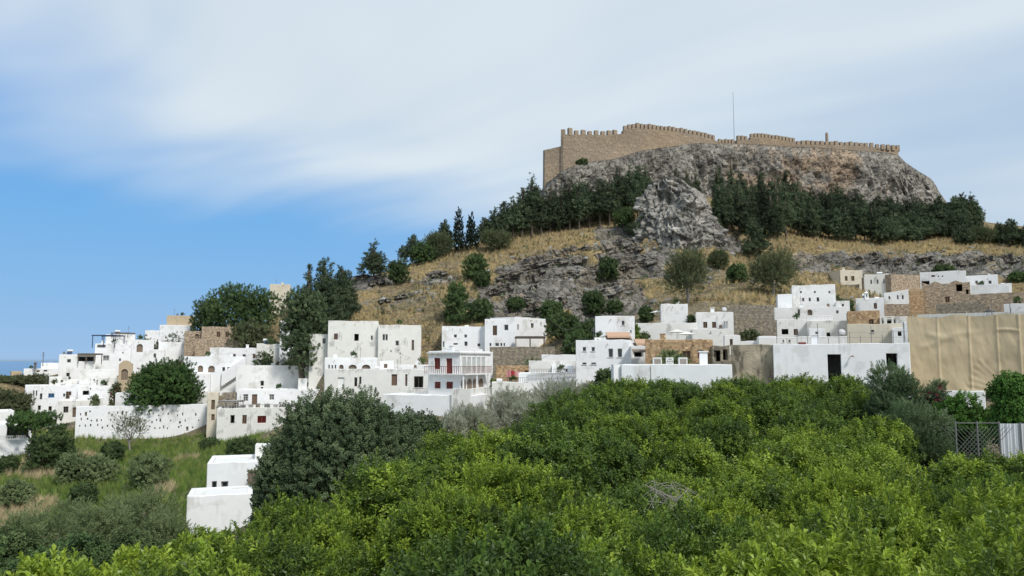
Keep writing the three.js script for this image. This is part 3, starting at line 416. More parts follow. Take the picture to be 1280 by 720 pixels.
// ---------------------------------------------------------------- fortress
{
  const t = thing('fortress', 'crenellated sandstone fortress walls crowning the rock', 'fortress');
  // [u, top v, bottom v, d]; parts are broken where the wall steps
  const runs = [
    { p: [[679, 188, 240, 262], [681, 187.5, 236, 258], [700, 183, 230, 257.5], [702.6, 182.5, 230, 257]], m: 0 },
    { p: [[701, 170, 222, 257], [704, 168, 219, 256.5], [720, 168, 213, 258], [760, 169, 206, 262], [779, 167, 200, 265]], m: [9.2, 5.2], big: 1 },
    { p: [[779, 163, 200, 265], [790, 160, 198, 266], [820, 161.5, 194, 270], [850, 165, 190, 274], [872, 169, 187, 276], [898, 176.5, 186, 280]], m: [6.3, 4.2] },
    { p: [[898, 178.5, 187, 281], [921, 179.5, 187, 283]], m: [5, 3] },
    { p: [[921.5, 175, 187, 283], [938, 174.5, 187, 285]], m: [6, 4] },
    { p: [[938, 171.5, 187, 285.2], [952, 172, 187, 286.5], [970, 174, 188, 288], [995, 178, 190, 290.5]], m: [5.6, 3.8] },
    { p: [[995.5, 180.5, 190, 291], [1035, 181, 190, 295], [1080, 183, 194, 298], [1122, 186.5, 198, 299.5], [1123, 187, 200, 308]], m: [8.0, 5] },
  ];
  const TH = 1.6;
  for (const r of runs) {
    const P = r.p.map(([u, vt, vb, d]) => ({ t: at(u, vt, d), b: at(u, vb + 16, d) })), geos = [], merl = [];
    const top = P.map(q => q.t), bot = P.map(q => q.b);
    const samples = []; for (let i = 0; i < top.length - 1; i++) { const L = top[i].distanceTo(top[i + 1]), n = Math.max(1, Math.round(L / 1.2)); for (let k = 0; k < n + (i === top.length - 2 ? 1 : 0); k++) samples.push([top[i].clone().lerp(top[i + 1], k / n), bot[i].clone().lerp(bot[i + 1], k / n)]); }
    const pos = [], col = [], idx = []; const rows = 6, W = rows * 2 + 3; let q0 = null;
    samples.forEach(([T, B], i) => {
      const nx = samples[Math.min(i + 1, samples.length - 1)][0].clone().sub(samples[Math.max(0, i - 1)][0]); nx.y = 0; nx.normalize(); const out = new THREE.Vector3(-nx.z, 0, nx.x); // toward the viewer's side
      const add = (p) => { const n = fbm(p.x * .06, p.y * .1, p.z * .06, 4), k = .92 + n * .45, w = sstep(-.1, .3, fbm(p.x * .03 + 5, p.y * .04, p.z * .03, 3)); pos.push(p.x, p.y, p.z); col.push(k * lerp(.93, 1.0, w), k * lerp(.93, .96, w), k * lerp(.93, .88, w)); };
      for (let k = 0; k <= rows; k++) { const p = B.clone().lerp(T, k / rows); p.addScaledVector(out, fbm(p.x * .4, p.y * .4, p.z * .4, 2) * .22 + (1 - k / rows) * .25); add(p); }
      for (let k = rows; k >= 0; k--) { const p = B.clone().lerp(T, k / rows).addScaledVector(out, -TH); add(p); }
    });
    const R = rows * 2 + 2; for (let i = 0; i < samples.length - 1; i++) for (let k = 0; k < R - 1; k++) { const a = i * R + k, b = a + R; idx.push(a, b, a + 1, b, b + 1, a + 1); }
    for (const i of [0, samples.length - 1]) for (let k = 0; k < rows; k++) { const a = i * R + k, b = i * R + (R - 1 - k); idx.push(a, a + 1, b, a + 1, b - 1, b); }
    let g = new THREE.BufferGeometry(); g.setAttribute('position', new THREE.Float32BufferAttribute(pos, 3)); g.setAttribute('color', new THREE.Float32BufferAttribute(col, 3)); g.setIndex(idx); g = metricUV(g); g.computeVertexNormals();
    const wall = part('curtain_wall', g, M.fort, t);
    if (!r.m) { continue; }
    // merlons, each a part of its wall
    const cv = new THREE.CatmullRomCurve3(top, false, 'chordal'), L = cv.getLength(), k0 = 262 / F, step = r.m[0] * k0, wid = r.m[1] * k0, n = Math.floor(L / step), R0 = rng(40 + Math.round(L));
    for (let i = 0; i < n; i++) {
      const a = cv.getPointAt((i + .15) * step / L), b = cv.getPointAt(Math.min(1, ((i + .15) * step + wid * (.9 + .2 * R0())) / L)), w = a.distanceTo(b), h = (r.big && i < 2 ? 2.0 : 1.6) * (.85 + .3 * R0());
      const m = part('merlon', metricUV(box(w, h + .5, TH * .7, 0, h / 2 - .25, 0)), M.merlon, wall); m.position.copy(a.lerp(b, .5)); const dir = b.clone().sub(cv.getPointAt((i + .15) * step / L)); m.rotation.y = Math.atan2(-dir.z, dir.x); m.position.z -= TH * .5;
    }
  }
  const f = thing('flagpole', 'tall thin bare flagpole rising behind the fortress wall', 'flagpole'); const fp = at(918, 181, 290); f.position.copy(fp); const fh = at(918, 116, 290).y - fp.y;
  part('pole', taperTube([new THREE.Vector3(0, -1, 0), new THREE.Vector3(0, fh / 2, 0), new THREE.Vector3(.02, fh, 0)], .11, .06, 4, 8), M.metal, f); part('finial', new THREE.SphereGeometry(.14, 10, 8).translate(.02, fh, 0), M.metal, f);
  const c = thing('temple_column', 'lone weathered stone column standing above the battlements', 'column'); const cpz = at(1034, 184, 300); c.position.copy(cpz); const ch = at(1034, 166, 300).y - cpz.y;
  part('shaft', new THREE.CylinderGeometry(.55, .68, ch * .86, 14).translate(0, ch * .43, 0), M.merlon, c); part('capital', new THREE.CylinderGeometry(.42, .58, ch * .16, 14).translate(0, ch * .93, 0), M.merlon, c); part('base', new THREE.CylinderGeometry(.8, .85, 1.2, 14), M.merlon, c);
}
// ---------------------------------------------------------------- bedded limestone ledges standing out of the slope
{
  const variants = [];
  for (let n = 0; n < 6; n++) {
    let g = new THREE.BoxGeometry(2, 1, 1, 44, 12, 10); g.deleteAttribute('uv'); g.deleteAttribute('normal'); g = mergeVertices(g, 1e-4);
    const p = g.attributes.position, col = new Float32Array(p.count * 3), o = n * 17.3;
    for (let i = 0; i < p.count; i++) {
      let x = p.getX(i), y = p.getY(i), z = p.getZ(i); const end = 1 - Math.pow(Math.abs(x), 5) * .55, layer = Math.floor((y + .5) * 3.01) * .07 * (1 + noise(o, y * 3, 2));
      const front = z > 0 ? (fbm(x * 3.2 + o, y * .8, 1, 3) * .55 + blocky(x * 1.6 + o, y * .5, 3, 3) * .35 - layer + noise(x * 9 + o, y * 5, 6) * .10) : 0;
      y = y * end + fbm(x * 1.7 + o, 4, z, 3) * .30 * (y > 0 ? 1 : .3) + noise(x * 6 + o, y * 4, z * 5) * .07; z = z * end + front * (z > .2 ? 1 : .4);
      p.setXYZ(i, x, y, z); const k = .74 + fbm(x * 4 + o, y * 6, z * 4, 3) * .5, w = sstep(-.1, .3, noise(x * 1.5 + o, y * 2, 8)); col.set([k * lerp(.66, .70, w), k * lerp(.635, .61, w), k * lerp(.59, .50, w)], i * 3);
    }
    g.setAttribute('color', new THREE.BufferAttribute(col, 3)); g = metricUV(g); { const uv = g.attributes.uv; for (let i = 0; i < uv.count; i++) uv.setXY(i, uv.getX(i) * 3.2 + o, uv.getY(i) * 2 + o); } g = mergeVertices(g, 1e-4); g.computeVertexNormals(); variants.push(g);
  }
  const R = rng(808);
  const ledge = (u, v, wpx, hpx, label, group) => { const q = hit(u, v, 130); if (!q) return; const d = -q.z, t = thing('rock_ledge', label, 'rock', group); t.position.copy(q); t.rotation.set(-.15 + R() * .15, (R() - .5) * .5, .13 + R() * .16); const m = part('ledge_face', variants[Math.floor(R() * 6)], M.rock, t); const L = wpx * d / F / 2, hh = hpx * d / F; m.scale.set(L, hh * 1.25, 2.2 + R()); m.position.set(0, hh * .12, -.6); };
  const rows = [[312, 715, 800], [321, 690, 812], [330, 668, 806], [339, 645, 800], [348, 628, 792], [357, 616, 786], [366, 610, 780], [375, 606, 770], [384, 626, 766], [393, 650, 750]];
  for (const [v, a, b] of rows) for (let u = a + R() * 14; u < b; u += 16 + R() * 26) if (R() > .22) ledge(u, v + (u - a) * -.05 + (R() - .5) * 5, 20 + R() * 34, 4 + R() * 5.5, 'bedded grey limestone ledge on the slope under the crag', 'limestone ledges under the crag');
  for (const [u, v, w, h] of [[452, 352, 20, 5], [470, 356, 22, 5], [548, 348, 26, 4.5], [530, 354, 18, 4], [505, 372, 24, 4], [480, 378, 18, 4], [585, 388, 22, 5], [560, 396, 20, 5]]) ledge(u, v, w, h, 'grey rock shelf breaking the golden grass of the hill shoulder', 'rock shelves of the hill shoulder');
  for (let u = 1070; u < 1280; u += 12 + R() * 14) ledge(u, 323 + R() * 10, 16 + R() * 20, 4 + R() * 5, 'low grey rock shelf above the upper village houses', 'rock shelves above the upper village');
}
// ---------------------------------------------------------------- houses
const winGeo = new Map();
function cached(key, make) { if (!winGeo.has(key)) winGeo.set(key, make()); return winGeo.get(key); }
const q5 = x => Math.max(.05, Math.round(x * 20) / 20);
function frameGeo(w, h, b, dep, mull) { return cached(`f${w},${h},${b},${mull}`, () => { const l = [box(w, b, dep, 0, h / 2 - b / 2, 0), box(w, b, dep, 0, -h / 2 + b / 2, 0), box(b, h - 2 * b, dep, -w / 2 + b / 2, 0, 0), box(b, h - 2 * b, dep, w / 2 - b / 2, 0, 0)]; if (mull) { l.push(box(b * .7, h - 2 * b, dep * .8, 0, 0, 0)); if (mull > 1) { l.push(box(w - 2 * b, b * .7, dep * .7, 0, h / 6, 0), box(w - 2 * b, b * .7, dep * .7, 0, -h / 6, 0)); } } return merge(l); }); }
function archShape(w, h, path) { const r = Math.min(w / 2, h * .5); path.moveTo(-w / 2, -h / 2); path.lineTo(w / 2, -h / 2); path.lineTo(w / 2, h / 2 - r); path.absellipse(0, h / 2 - r, w / 2, r, 0, Math.PI, false); path.lineTo(-w / 2, -h / 2); return path; }
const built = {};
function buildHouse(s, si) {
  const R = rng(900 + si * 13), P0 = at(s.u0, s.b, s.d0), P1 = at(s.u1, s.b, s.d1); P1.y = P0.y;
  const ax = new THREE.Vector3().subVectors(P1, P0); ax.y = 0; const W = ax.length(); ax.normalize(); if (s.yaw) ax.applyAxisAngle(new THREE.Vector3(0, 1, 0), s.yaw);
  const az = new THREE.Vector3(-ax.z, 0, ax.x), mid = s.yaw ? P0.clone().addScaledVector(ax, W / 2) : P0.clone().add(P1).multiplyScalar(.5);
  const topY = at(s.u0, s.t, s.d0).y; let foot = P0.y;
  for (const [fx, fz] of [[-.5, 0], [.5, 0], [0, 0], [-.5, 1], [.5, 1]]) { const q = mid.clone().addScaledVector(ax, fx * W).addScaledVector(az, -fz * s.deep); foot = Math.min(foot, Y(q.x, q.z) - .3); }
  const Hh = topY - foot;
  const g = thing(s.name, s.label, s.category, s.group); g.position.set(mid.x, foot, mid.z); g.rotation.y = Math.atan2(-ax.z, ax.x);
  const VP = new THREE.Vector3(0, EYE, 0), loc = (u, v) => { const d = at(u, v, 1).sub(VP), t = mid.clone().sub(VP).dot(az) / d.dot(az), p = VP.clone().addScaledVector(d, t).sub(mid); return [p.dot(ax), p.y + mid.y - foot]; };
  g.userData._ = undefined; delete g.userData._;
  // openings
  let wins = s.w;
  if (s.w === 'niches') { wins = []; const rr = rng(5); for (let r = 0; r < 3; r++) for (let k = 0; k < 27; k++) { const u = 98 + k * 5.8 + (r % 2) * 2.9 + rr() * 3.2, v = 513 + r * 8.2 + rr() * 4.4 + (u - 93) * .012, big = rr() > .9 ? 1.6 : 1; if (u < 252 && rr() > .22) wins.push([u, v, u + (1.0 + rr() * .7) * big, v + (1.8 + rr() * 2.2) * big, 'k']); } }
  const holes = [], items = [];
  for (const [a, b, c, d, ty] of wins) {
    if (ty === 'x') continue;
    const [x0, y1] = loc(a, b), [x1, y0] = loc(c, d), w = q5(x1 - x0), h = q5(y1 - y0), cx = (x0 + x1) / 2, cy = Math.max(h / 2 + .06, (y0 + y1) / 2);
    if (cx - w / 2 < -W / 2 + .08 || cx + w / 2 > W / 2 - .08 || cy + h / 2 > Hh - .08) continue;
    const hole = new THREE.Path(); if (ty === 'a') { const sh = archShape(w, h, new THREE.Path()); hole.setFromPoints(sh.getPoints(6).map(p => p.add(new THREE.Vector2(cx, cy)))); } else hole.setFromPoints([[-1, -1], [1, -1], [1, 1], [-1, 1]].map(([i, j]) => new THREE.Vector2(cx + i * w / 2, cy + j * h / 2)));
    holes.push(hole); items.push([ty, cx, cy, w, h]);
  }
  const th = s.slab ? s.deep : .4, sh = new THREE.Shape(), rag = s.ragged ?? .055, n = Math.max(3, Math.round(W / 1.1)), tilt = s.tilt ?? 0;
  sh.moveTo(-W / 2, 0); sh.lineTo(W / 2, 0);
  for (let i = n; i >= 0; i--) { const f = i / n, e = (R() - .5) * 2 * rag * (s.ragged > .1 ? (R() > .6 ? 3 : 1) : 1); let y = Hh + Math.min(e, rag) + tilt * (f - .5); if (s.gable) y += s.gable * (1 - Math.abs(f * 2 - 1)); sh.lineTo(-W / 2 + W * f, y); }
  sh.holes = holes;
  const geos = [metricUV(new THREE.ExtrudeGeometry(sh, { depth: th, bevelEnabled: true, bevelThickness: .03, bevelSize: .03, bevelOffset: -.03, bevelSegments: 1, curveSegments: 6 }).translate(0, 0, -th + .0))];
  const off = (si * 3.7) % 9;
  if (!s.slab) {
    const wt = .35, D = s.deep - th, sideTop = Hh - .015 + (s.gable ? 0 : 0);
    geos.push(metricUV(box(wt, sideTop + tilt * -.5, D, -W / 2 + wt / 2 + .01, (sideTop + tilt * -.5) / 2, -th - D / 2)), metricUV(box(wt, sideTop + tilt * .5, D, W / 2 - wt / 2 - .01, (sideTop + tilt * .5) / 2, -th - D / 2)), metricUV(box(W - 2 * wt - .02, Hh - .02, wt, 0, (Hh - .02) / 2, -s.deep + wt / 2)));
  }
  const wallGeo = merge(geos); { const uv = wallGeo.attributes.uv; for (let i = 0; i < uv.count; i++) uv.setXY(i, uv.getX(i) + off, uv.getY(i) + off * .7); }
  const wm = s.m === 'white' ? [M.white, M.whiteCool, M.white, M.whiteWarm, M.whiteCool, M.whiteGrey][Math.floor(hsh(si, 5, 3) * 6)] : M[s.m]; part('wall', wallGeo, wm, g);
  if (!s.slab) {
    const par = s.par ?? .3;
    if (s.gable) { const gs = new THREE.Shape(); gs.moveTo(-W / 2 + .36, Hh - .3); gs.lineTo(0, Hh + s.gable - .12); gs.lineTo(W / 2 - .36, Hh - .3); gs.lineTo(W / 2 - .36, Hh - .5); gs.lineTo(-W / 2 + .36, Hh - .5); part('roof', metricUV(new THREE.ExtrudeGeometry(gs, { depth: s.deep - th - .4, bevelEnabled: false }).translate(0, 0, -s.deep + .38)), M.roof, g); }
    else part('roof', metricUV(box(W - .74, .2, s.deep - th - .37, 0, Hh - par - .1, -th - (s.deep - th - .36) / 2)), s.m.startsWith('stone') ? M.wallPlain : M.roof, g);
    // little irregular things: chimney, kerb
    if (W > 5 && R() > .45 && !s.gable && s.category === 'house') { const c = part('chimney', metricUV(box(.55, 1.0, .55, (R() - .5) * (W - 2), Hh - par + .45, -th - 1 - R() * Math.max(.5, s.deep - 3))), M[s.m], g); part('chimney_cap', box(.7, .1, .7, 0, Hh - par + 1.02, 0).translate(0, 0, 0), M.roof, c).position.set(0, 0, 0); c.geometry.computeBoundingBox(); const bb = c.geometry.boundingBox; c.children[0].position.set((bb.min.x + bb.max.x) / 2, .0, (bb.min.z + bb.max.z) / 2); }
  }
  if (s.category === 'house' && W > 3.5 && s.d0 > 75) {
    const ns = 1 + Math.floor(R() * 2.4); for (let k = 0; k < ns; k++) part('drain_spout', cached('spout', () => new THREE.CylinderGeometry(.05, .05, .4, 8).rotateX(Math.PI / 2 + .15)), M.terracotta, g).position.set((R() - .5) * (W - .8), Hh - .45, .14);
    if (!s.m.startsWith('stone')) { const np = Math.floor(R() * 4); for (let k = 0; k < np; k++) { const pw = .5 + R() * 1.4, ph = .4 + R() * .9, px = (R() - .5) * (W - pw - .4), py = Math.max(Hh - 3.4, .5) + R() * 2.4; if (py + ph / 2 > Hh - .15 || items.some(q => Math.abs(q[1] - px) < (q[3] + pw) / 2 + .1 && Math.abs(q[2] - py) < (q[4] + ph) / 2 + .1)) continue; const ps = new THREE.Shape(); for (let a = 0; a < 11; a++) { const t = a / 11 * 6.283, rr = .8 + .4 * R(); ps[a ? 'lineTo' : 'moveTo'](Math.cos(t) * pw / 2 * rr, Math.sin(t) * ph / 2 * rr); } part('plaster_patch', metricUV(new THREE.ExtrudeGeometry(ps, { depth: .012, bevelEnabled: false })), [M.whiteWarm, M.whiteGrey, M.whiteCool][k % 3], g).position.set(px, py, .001); } }
  }
  for (const [ty, x, y, w, h] of items) {
    const put = (name, geo, m, z, par = g) => { const o = part(name, geo, m, par); o.position.set(x, y, z); return o; };
    if (ty === 'w' || ty === 'g') { const wi = put('window', frameGeo(w, h, Math.min(.09, w * .16), .07, ty === 'g' ? 2 : w > .7 ? 1 : 0), ty === 'g' ? M.frame : (R() > .5 ? M.brown : M.greyWood), -.22); part('pane', cached(`p${w},${h}`, () => new THREE.BoxGeometry(w - .06, h - .06, .02)), M.glass, wi); if (s.d0 < 112 || w > 1) part('sill', cached(`s${w}`, () => box(w + .2, .07, .26, 0, 0, 0)), M.roof, wi).position.set(0, -h / 2 + .03, .2); }
    else if (ty === 's' || ty === 'b' || ty === 'L') { const m = ty === 's' ? M.red : ty === 'L' ? M.blue : M.brown; const hw = q5(w / 2 - .02); for (const k of [-1, 1]) { const sp = part('shutter', cached(`sh${hw},${h}`, () => { const l = [frameGeo(hw, h, .07, .05, 0).clone()]; const nn = Math.min(14, Math.max(4, Math.round(h / .12))); for (let i = 0; i < nn; i++) { const b = new THREE.BoxGeometry(hw - .12, h / nn * .85, .012); b.rotateX(.5); b.translate(0, -h / 2 + h * (i + .5) / nn, 0); l.push(b); } return merge(l); }), m, g); sp.position.set(x + k * w / 4, y, -.10); } }
    else if (ty === 'd' || ty === 'r') { const m = ty === 'r' ? M.red : M.brown, dr = put('door', cached(`d${w},${h}`, () => { const l = []; const nn = 4; for (let i = 0; i < nn; i++) l.push(box(w / nn - .015, h - .02, .05, -w / 2 + w * (i + .5) / nn, 0, 0)); l.push(box(w, .12, .07, 0, h * .3, 0), box(w, .12, .07, 0, -h * .3, 0)); return merge(l); }), m, -.24); part('handle', cached('hd', () => box(.12, .03, .05)), M.metal, dr).position.set(w * .32, 0, .05); }
    else if (ty === 'a') { put('door', cached(`a${w},${h}`, () => new THREE.ExtrudeGeometry(archShape(w - .02, h - .02, new THREE.Shape()), { depth: .05, bevelEnabled: false, curveSegments: 6 })), M.dark, -.34); }
    else if (ty === 'n') put('niche', cached(`n${w},${h}`, () => new THREE.BoxGeometry(w + .1, h + .1, .05)), M.white, -.2);
    else if (ty === 'k') put('niche', cached(`k${w},${h}`, () => new THREE.BoxGeometry(w + .04, h + .04, .05)), M.wallPlain, -.5);
  }
  built[s.label] = { g, loc, W, Hh, s, foot };
  return g;
}
HOUSES.forEach(buildHouse);
const B = key => { const k = Object.keys(built).find(k => k.includes(key)); return built[k]; };

// --- balcony house: side windows, balconies, railings
{
  const { g, loc, W, Hh } = B('dark red shutters and a railed'), D = 8, [, yb] = loc(540, 467), [, y2] = loc(540, 493);
  const slab = (y, name) => { const m = part(name, merge([metricUV(box(W + 1.4, .16, 1.0, .7, y, .5)), metricUV(box(1.2, .16, D * .8, W / 2 + .6, y, -D * .4))]), M.white, g); return m; };
  const rail = (y, m, every) => {
    const h = .95; part('handrail', merge([box(W + 1.3, .06, .06, .65, y + h, .95), box(.06, .06, D * .8 + .9, W / 2 + 1.14, y + h, -D * .4 + .5)]), m, g);
    for (let x = -W / 2 + .1; x < W / 2 + 1.1; x += every) part('baluster', cached('bal' + every, () => box(.05, .95, .05, 0, .47, 0)), m, g).position.set(x, y, .95);
    for (let z = .6; z > -D * .8; z -= every) part('baluster', cached('bal' + every, () => box(.05, .95, .05, 0, .47, 0)), m, g).position.set(W / 2 + 1.14, y, z);
  };
  slab(yb - .05, 'balcony_slab'); rail(yb + .03, M.red, .34);
  slab(y2 - .2, 'terrace_slab'); rail(y2 - .12, M.frame, .34);
  part('cornice', merge([box(W + .3, .18, .3, .02, Hh - .25, .16), box(.3, .18, D, W / 2 + .12, Hh - .25, -D / 2)]), M.roof, g);
  for (let k = 0; k < 5; k++) { const z = -.9 - k * 1.25; part('side_window', cached('sdw', () => frameGeo(.85, 2.1, .1, .1, 1).clone().rotateY(Math.PI / 2)), M.frame, g).position.set(W / 2 + .05, yb + 1.25, z); part('side_pane', cached('sdp', () => box(.03, 1.95, .7)), M.glass, g).position.set(W / 2 + .012, yb + 1.25, z); }
  for (let k = 0; k < 4; k++) { const z = -.8 - k * 1.5; part('side_door', cached('sdd', () => new THREE.ExtrudeGeometry(archShape(1.1, 2.2, new THREE.Shape()), { depth: .05, bevelEnabled: false, curveSegments: 6 }).rotateY(Math.PI / 2)), M.dark, g).position.set(W / 2 + .012, y2 + 1.0, z); }
  for (const x of [W / 2 + 1.05]) for (const z of [.9, -2.5, -5.5]) part('post', box(.16, yb - y2, .16, 0, (yb - y2) / 2, 0), M.white, g).position.set(x, y2 - .1, z - .05);
}
// --- whitewashed outside stairs climbing to the roofs
[['two dark arched', 1], ['blank white lower block', 1]].forEach(([key, side]) => {
  const { g, W, Hh } = B(key), n = 11, sh = .24, sw = .34; for (let k = 0; k < n; k++) { const x = side * (W / 2 - .3 - (n - k) * sw), h = Hh - .5 - (n - 1 - k) * sh; if (Math.abs(x) < W / 2) part('stair_step', metricUV(box(sw, Math.min(h, 2.6), .85, 0, -Math.min(h, 2.6) / 2, 0)), M.whiteCool, g).position.set(x, h, .43); }
});
// --- beige sheeting over the building site
{
  const { g, W, Hh, foot, loc } = B('wrapped in beige sheeting'); const [, yTop] = loc(1143, 396), [, yBot] = loc(1143, 492);
  const nx = 260, ny = 110, geo = new THREE.PlaneGeometry(1, 1, nx, ny), p = geo.attributes.position, uv = geo.attributes.uv;
  const tTarp = tex(512, 3, (x, y) => { const a = pf(x, y, 4, 101, 5), w = .5 + .5 * Math.sin(x * 512 * 1.57) * Math.sin(y * 512 * 1.57), k = .86 + .14 * a + .03 * w; return [k, k * .985, k * .95]; });
  M.tarp = std(lin(.67, .56, .39), .85, { map: tTarp, side: THREE.DoubleSide });
  for (let i = 0; i < p.count; i++) {
    const a = p.getX(i) + .5, b = p.getY(i) + .5, x = -W / 2 - .12 + a * W, k = a * W, f = (kx, ky, ang, wid) => { const dx = k - kx, dy = b * 5.4 - ky, q = -dx * Math.sin(ang) + dy * Math.cos(ang), l = dx * Math.cos(ang) + dy * Math.sin(ang); return Math.exp(-q * q / wid) * sstep(0, .6, l) * (1 - sstep(1.6, 3.4, l)); };
    let z = .22 + .10 * Math.sin(a * 9) * (1 - b) + fbm(k * .35, b * 2, 1, 3) * .14 + fbm(k * 1.6 + b * 3, b * 2.2 - k * .5, 4, 3) * .06;
    for (let q = 0; q < 6; q++) z += f(4.6 - q * .22, 2.7 - q * .42, -.95 + q * .13 + Math.PI * 0, .02) * .07 - f(4.72 - q * .22, 2.6 - q * .42, -.95 + q * .13, .02) * .05;
    z += f(.6, 3.0, .42, .05) * .05 + f(1.0, 4.3, -.22, .05) * .05 + f(2.6, 4.0, .16, .04) * .04;
    const seam = [2.1, 4.2, 6.0, 7.4].reduce((m, s) => m + Math.exp(-((k - s) ** 2) / .004), 0); z += seam * .06 + .05 * Math.exp(-((b - .80) ** 2) / .0004) * (k > 6 && k < 7.4 ? 1 : 0);
    const sag = .12 * Math.sin(a * W * .9) ** 2 - .05 * Math.sin(k * 2.3); p.setXYZ(i, x, lerp(yBot + .25 * Math.sin(k * 1.3), yTop - sag, b), z + .05); uv.setXY(i, k, b * 5.4);
  }
  geo.computeVertexNormals(); part('sheeting', geo, M.tarp, g);
  const side = new THREE.PlaneGeometry(2.6, yTop - yBot, 20, 30), sp = side.attributes.position; for (let i = 0; i < sp.count; i++) { const z = sp.getX(i) - 1.15, y = sp.getY(i) + (yTop + yBot) / 2; sp.setXYZ(i, -W / 2 - .16 + fbm(z, y, 3, 2) * .1, y, z); } side.computeVertexNormals(); part('sheeting_return', side, M.tarp, g);
  for (const [u] of [[1243], [1266]]) { const [x] = loc(u, 440); part('scaffold_pole', taperTube([new THREE.Vector3(x, yBot, .1), new THREE.Vector3(x, yTop + .2, .1), new THREE.Vector3(x, yTop + .9, .1)], .03, .03, 3, 6), M.metal, g); }
  for (let k = 0; k < 22; k++) { const x = -W / 2 + .2 + k * .62; part('tie_rope', taperTube([new THREE.Vector3(x, yTop - .1, .3), new THREE.Vector3(x + .05, yTop + .12, .1), new THREE.Vector3(x + .02, yTop + .2, -.2)], .012, .012, 4, 5), M.frame, g); }
  const rim = part('sheet_edge', metricUV(box(W * .86, .28, .5, -W * .03, yTop + .02, -.25)), M.canvas, g);
}
// --- long low house: canted end, roof kerb, air conditioners
{
  const { g, W, Hh, loc } = B('long low white house'); const [xl] = loc(765.5, 470);
  const dx = -W / 2 - xl, ang = .55, L = dx / Math.cos(ang); part('canted_end', metricUV(box(L, Hh - .02, .35, 0, 0, 0)), M.white, g).position.set(-W / 2 - dx / 2, Hh / 2, -Math.sin(ang) * L / 2 - .16); g.children.at(-1).rotation.y = ang;
  part('drainpipe', taperTube([new THREE.Vector3(0, 0, 0), new THREE.Vector3(0, Hh * .5, 0), new THREE.Vector3(0, Hh - .1, 0)], .04, .04, 4, 8), M.frame, g).position.set(loc(814, 470)[0], 0, .06);
  for (const [u, ty] of [[821.5, 0], [837, 1], [853.5, 2]]) {
    const a = thing('air_conditioner', ['white air conditioner with dark grille on the long low roof', 'round-fanned white air conditioner between two others on the long low roof', 'white air conditioner with dark grille at the parapet beside the shrub'][ty], 'air conditioner', 'rooftop air conditioners');
    const p = at(u, 455, 57); a.position.set(p.x, g.position.y + Hh - .12, p.z); const w = ty === 1 ? .5 : .62, h = .52;
    part('casing', merge([box(w, h, .3, 0, h / 2 + .06, 0), box(w, .04, .36, 0, h + .08, 0)]), M.acWhite, a);
    if (ty === 1) { part('fan_guard', new THREE.TorusGeometry(.19, .02, 8, 20).translate(0, h / 2 + .06, .16), M.metal, a); for (let k = 0; k < 4; k++) part('fan_blade', box(.15, .06, .01, .09, 0, 0).rotateZ(k * Math.PI / 2).translate(0, h / 2 + .06, .155), M.greyWood, a); }
    else for (let k = 0; k < 6; k++) part('grille_slat', box(w * .8, .035, .02, 0, .16 + k * .065, .16), M.dark, a);
    for (const x of [-.2, .2]) part('foot', box(.06, .06, .34, x, .03, 0), M.metal, a);
  }
}
// --- roof terrace posts on the plain white house
{
  const { g, W, Hh } = B('two dark doorways');
  const r = thing('roof_railing', 'thin posts and wires along the plain white house roof', 'railing'); r.position.set(g.position.x, g.position.y + Hh, g.position.z); r.rotation.y = g.rotation.y; const R = rng(3);
  const hs = [1.9, .5, 1.2, .6, 1.6, .5, 1.0, .9, .6, 1.3, .7, 1.0, 1.6]; hs.forEach((h, i) => part('post', box(.04, h, .04, 0, h / 2 - .02, 0), M.metal, r).position.set(-W / 2 + .3 + i / (hs.length - 1) * (W - .6), 0, -.2));
  part('wire', merge([box(W - .6, .015, .015, 0, .45, -.2), box(W * .5, .015, .015, W * .24, .85, -.2)]), M.metal, r);
  part('end_wire', taperTube([new THREE.Vector3(W / 2 - .1, -.02, -.2), new THREE.Vector3(W / 2 - .2, .1, -.2), new THREE.Vector3(W / 2 - .35, 1.6, -.2)], .012, .012, 8, 5), M.metal, r);
  const L = thing('wall_lamp', 'small dark lamp on the plain white wall between the doorways', 'lamp'); const q = at(1063, 445, 59); L.position.set(q.x, q.y, q.z + .35); part('bracket', box(.05, .05, .3, 0, 0, -.12), M.metal, L); part('shade', new THREE.ConeGeometry(.12, .16, 10).translate(0, .0, .06), M.dark, L);
  const bx = thing('roof_crate', 'small red crate on the plain white house roof', 'crate'); const bq = at(1002.5, 427, 64); bx.position.set(bq.x, g.position.y + Hh - .25, bq.z); part('body', merge([box(.5, .05, .4, 0, .03, 0), box(.5, .42, .03, 0, .25, .19), box(.5, .42, .03, 0, .25, -.19), box(.03, .42, .36, .235, .25, 0), box(.03, .42, .36, -.235, .25, 0)]), M.red, bx);
}
// --- generic pieces
function pergola(label, u0, u1, vt, d, deep, h, mat, roof = true) {
  const t = thing('pergola', label, 'pergola'); const a = at(u0, vt, d), b = at(u1, vt, d), W = b.x - a.x; t.position.set((a.x + b.x) / 2, a.y - h, -d);
  for (const x of [-W / 2, 0, W / 2]) for (const z of [0, -deep]) part('post', box(.13, h + .6, .13, x, h / 2 - .3, z), mat, t);
  for (const z of [0, -deep]) part('beam', box(W + .5, .16, .12, 0, h + .08, z), mat, t);
  const n = Math.round(W / .55); for (let i = 0; i <= n; i++) part('rafter', cached('raf' + deep, () => box(.08, .1, deep + .6, 0, 0, 0)), mat, t).position.set(-W / 2 + W * i / n, h + .21, -deep / 2);
  if (roof) part('reed_mat', box(W + .2, .05, deep + .3, 0, h + .3, -deep / 2), M.greyWood, t);
  return t;
}
pergola('blue pergola on a white roof terrace against the sky', 116, 144, 420, 171, 4, 2.0, M.navy, false);
pergola('dark-shaded pergola beside the white end house', 645, 681, 422.5, 134, 4, 2.2, M.wood);
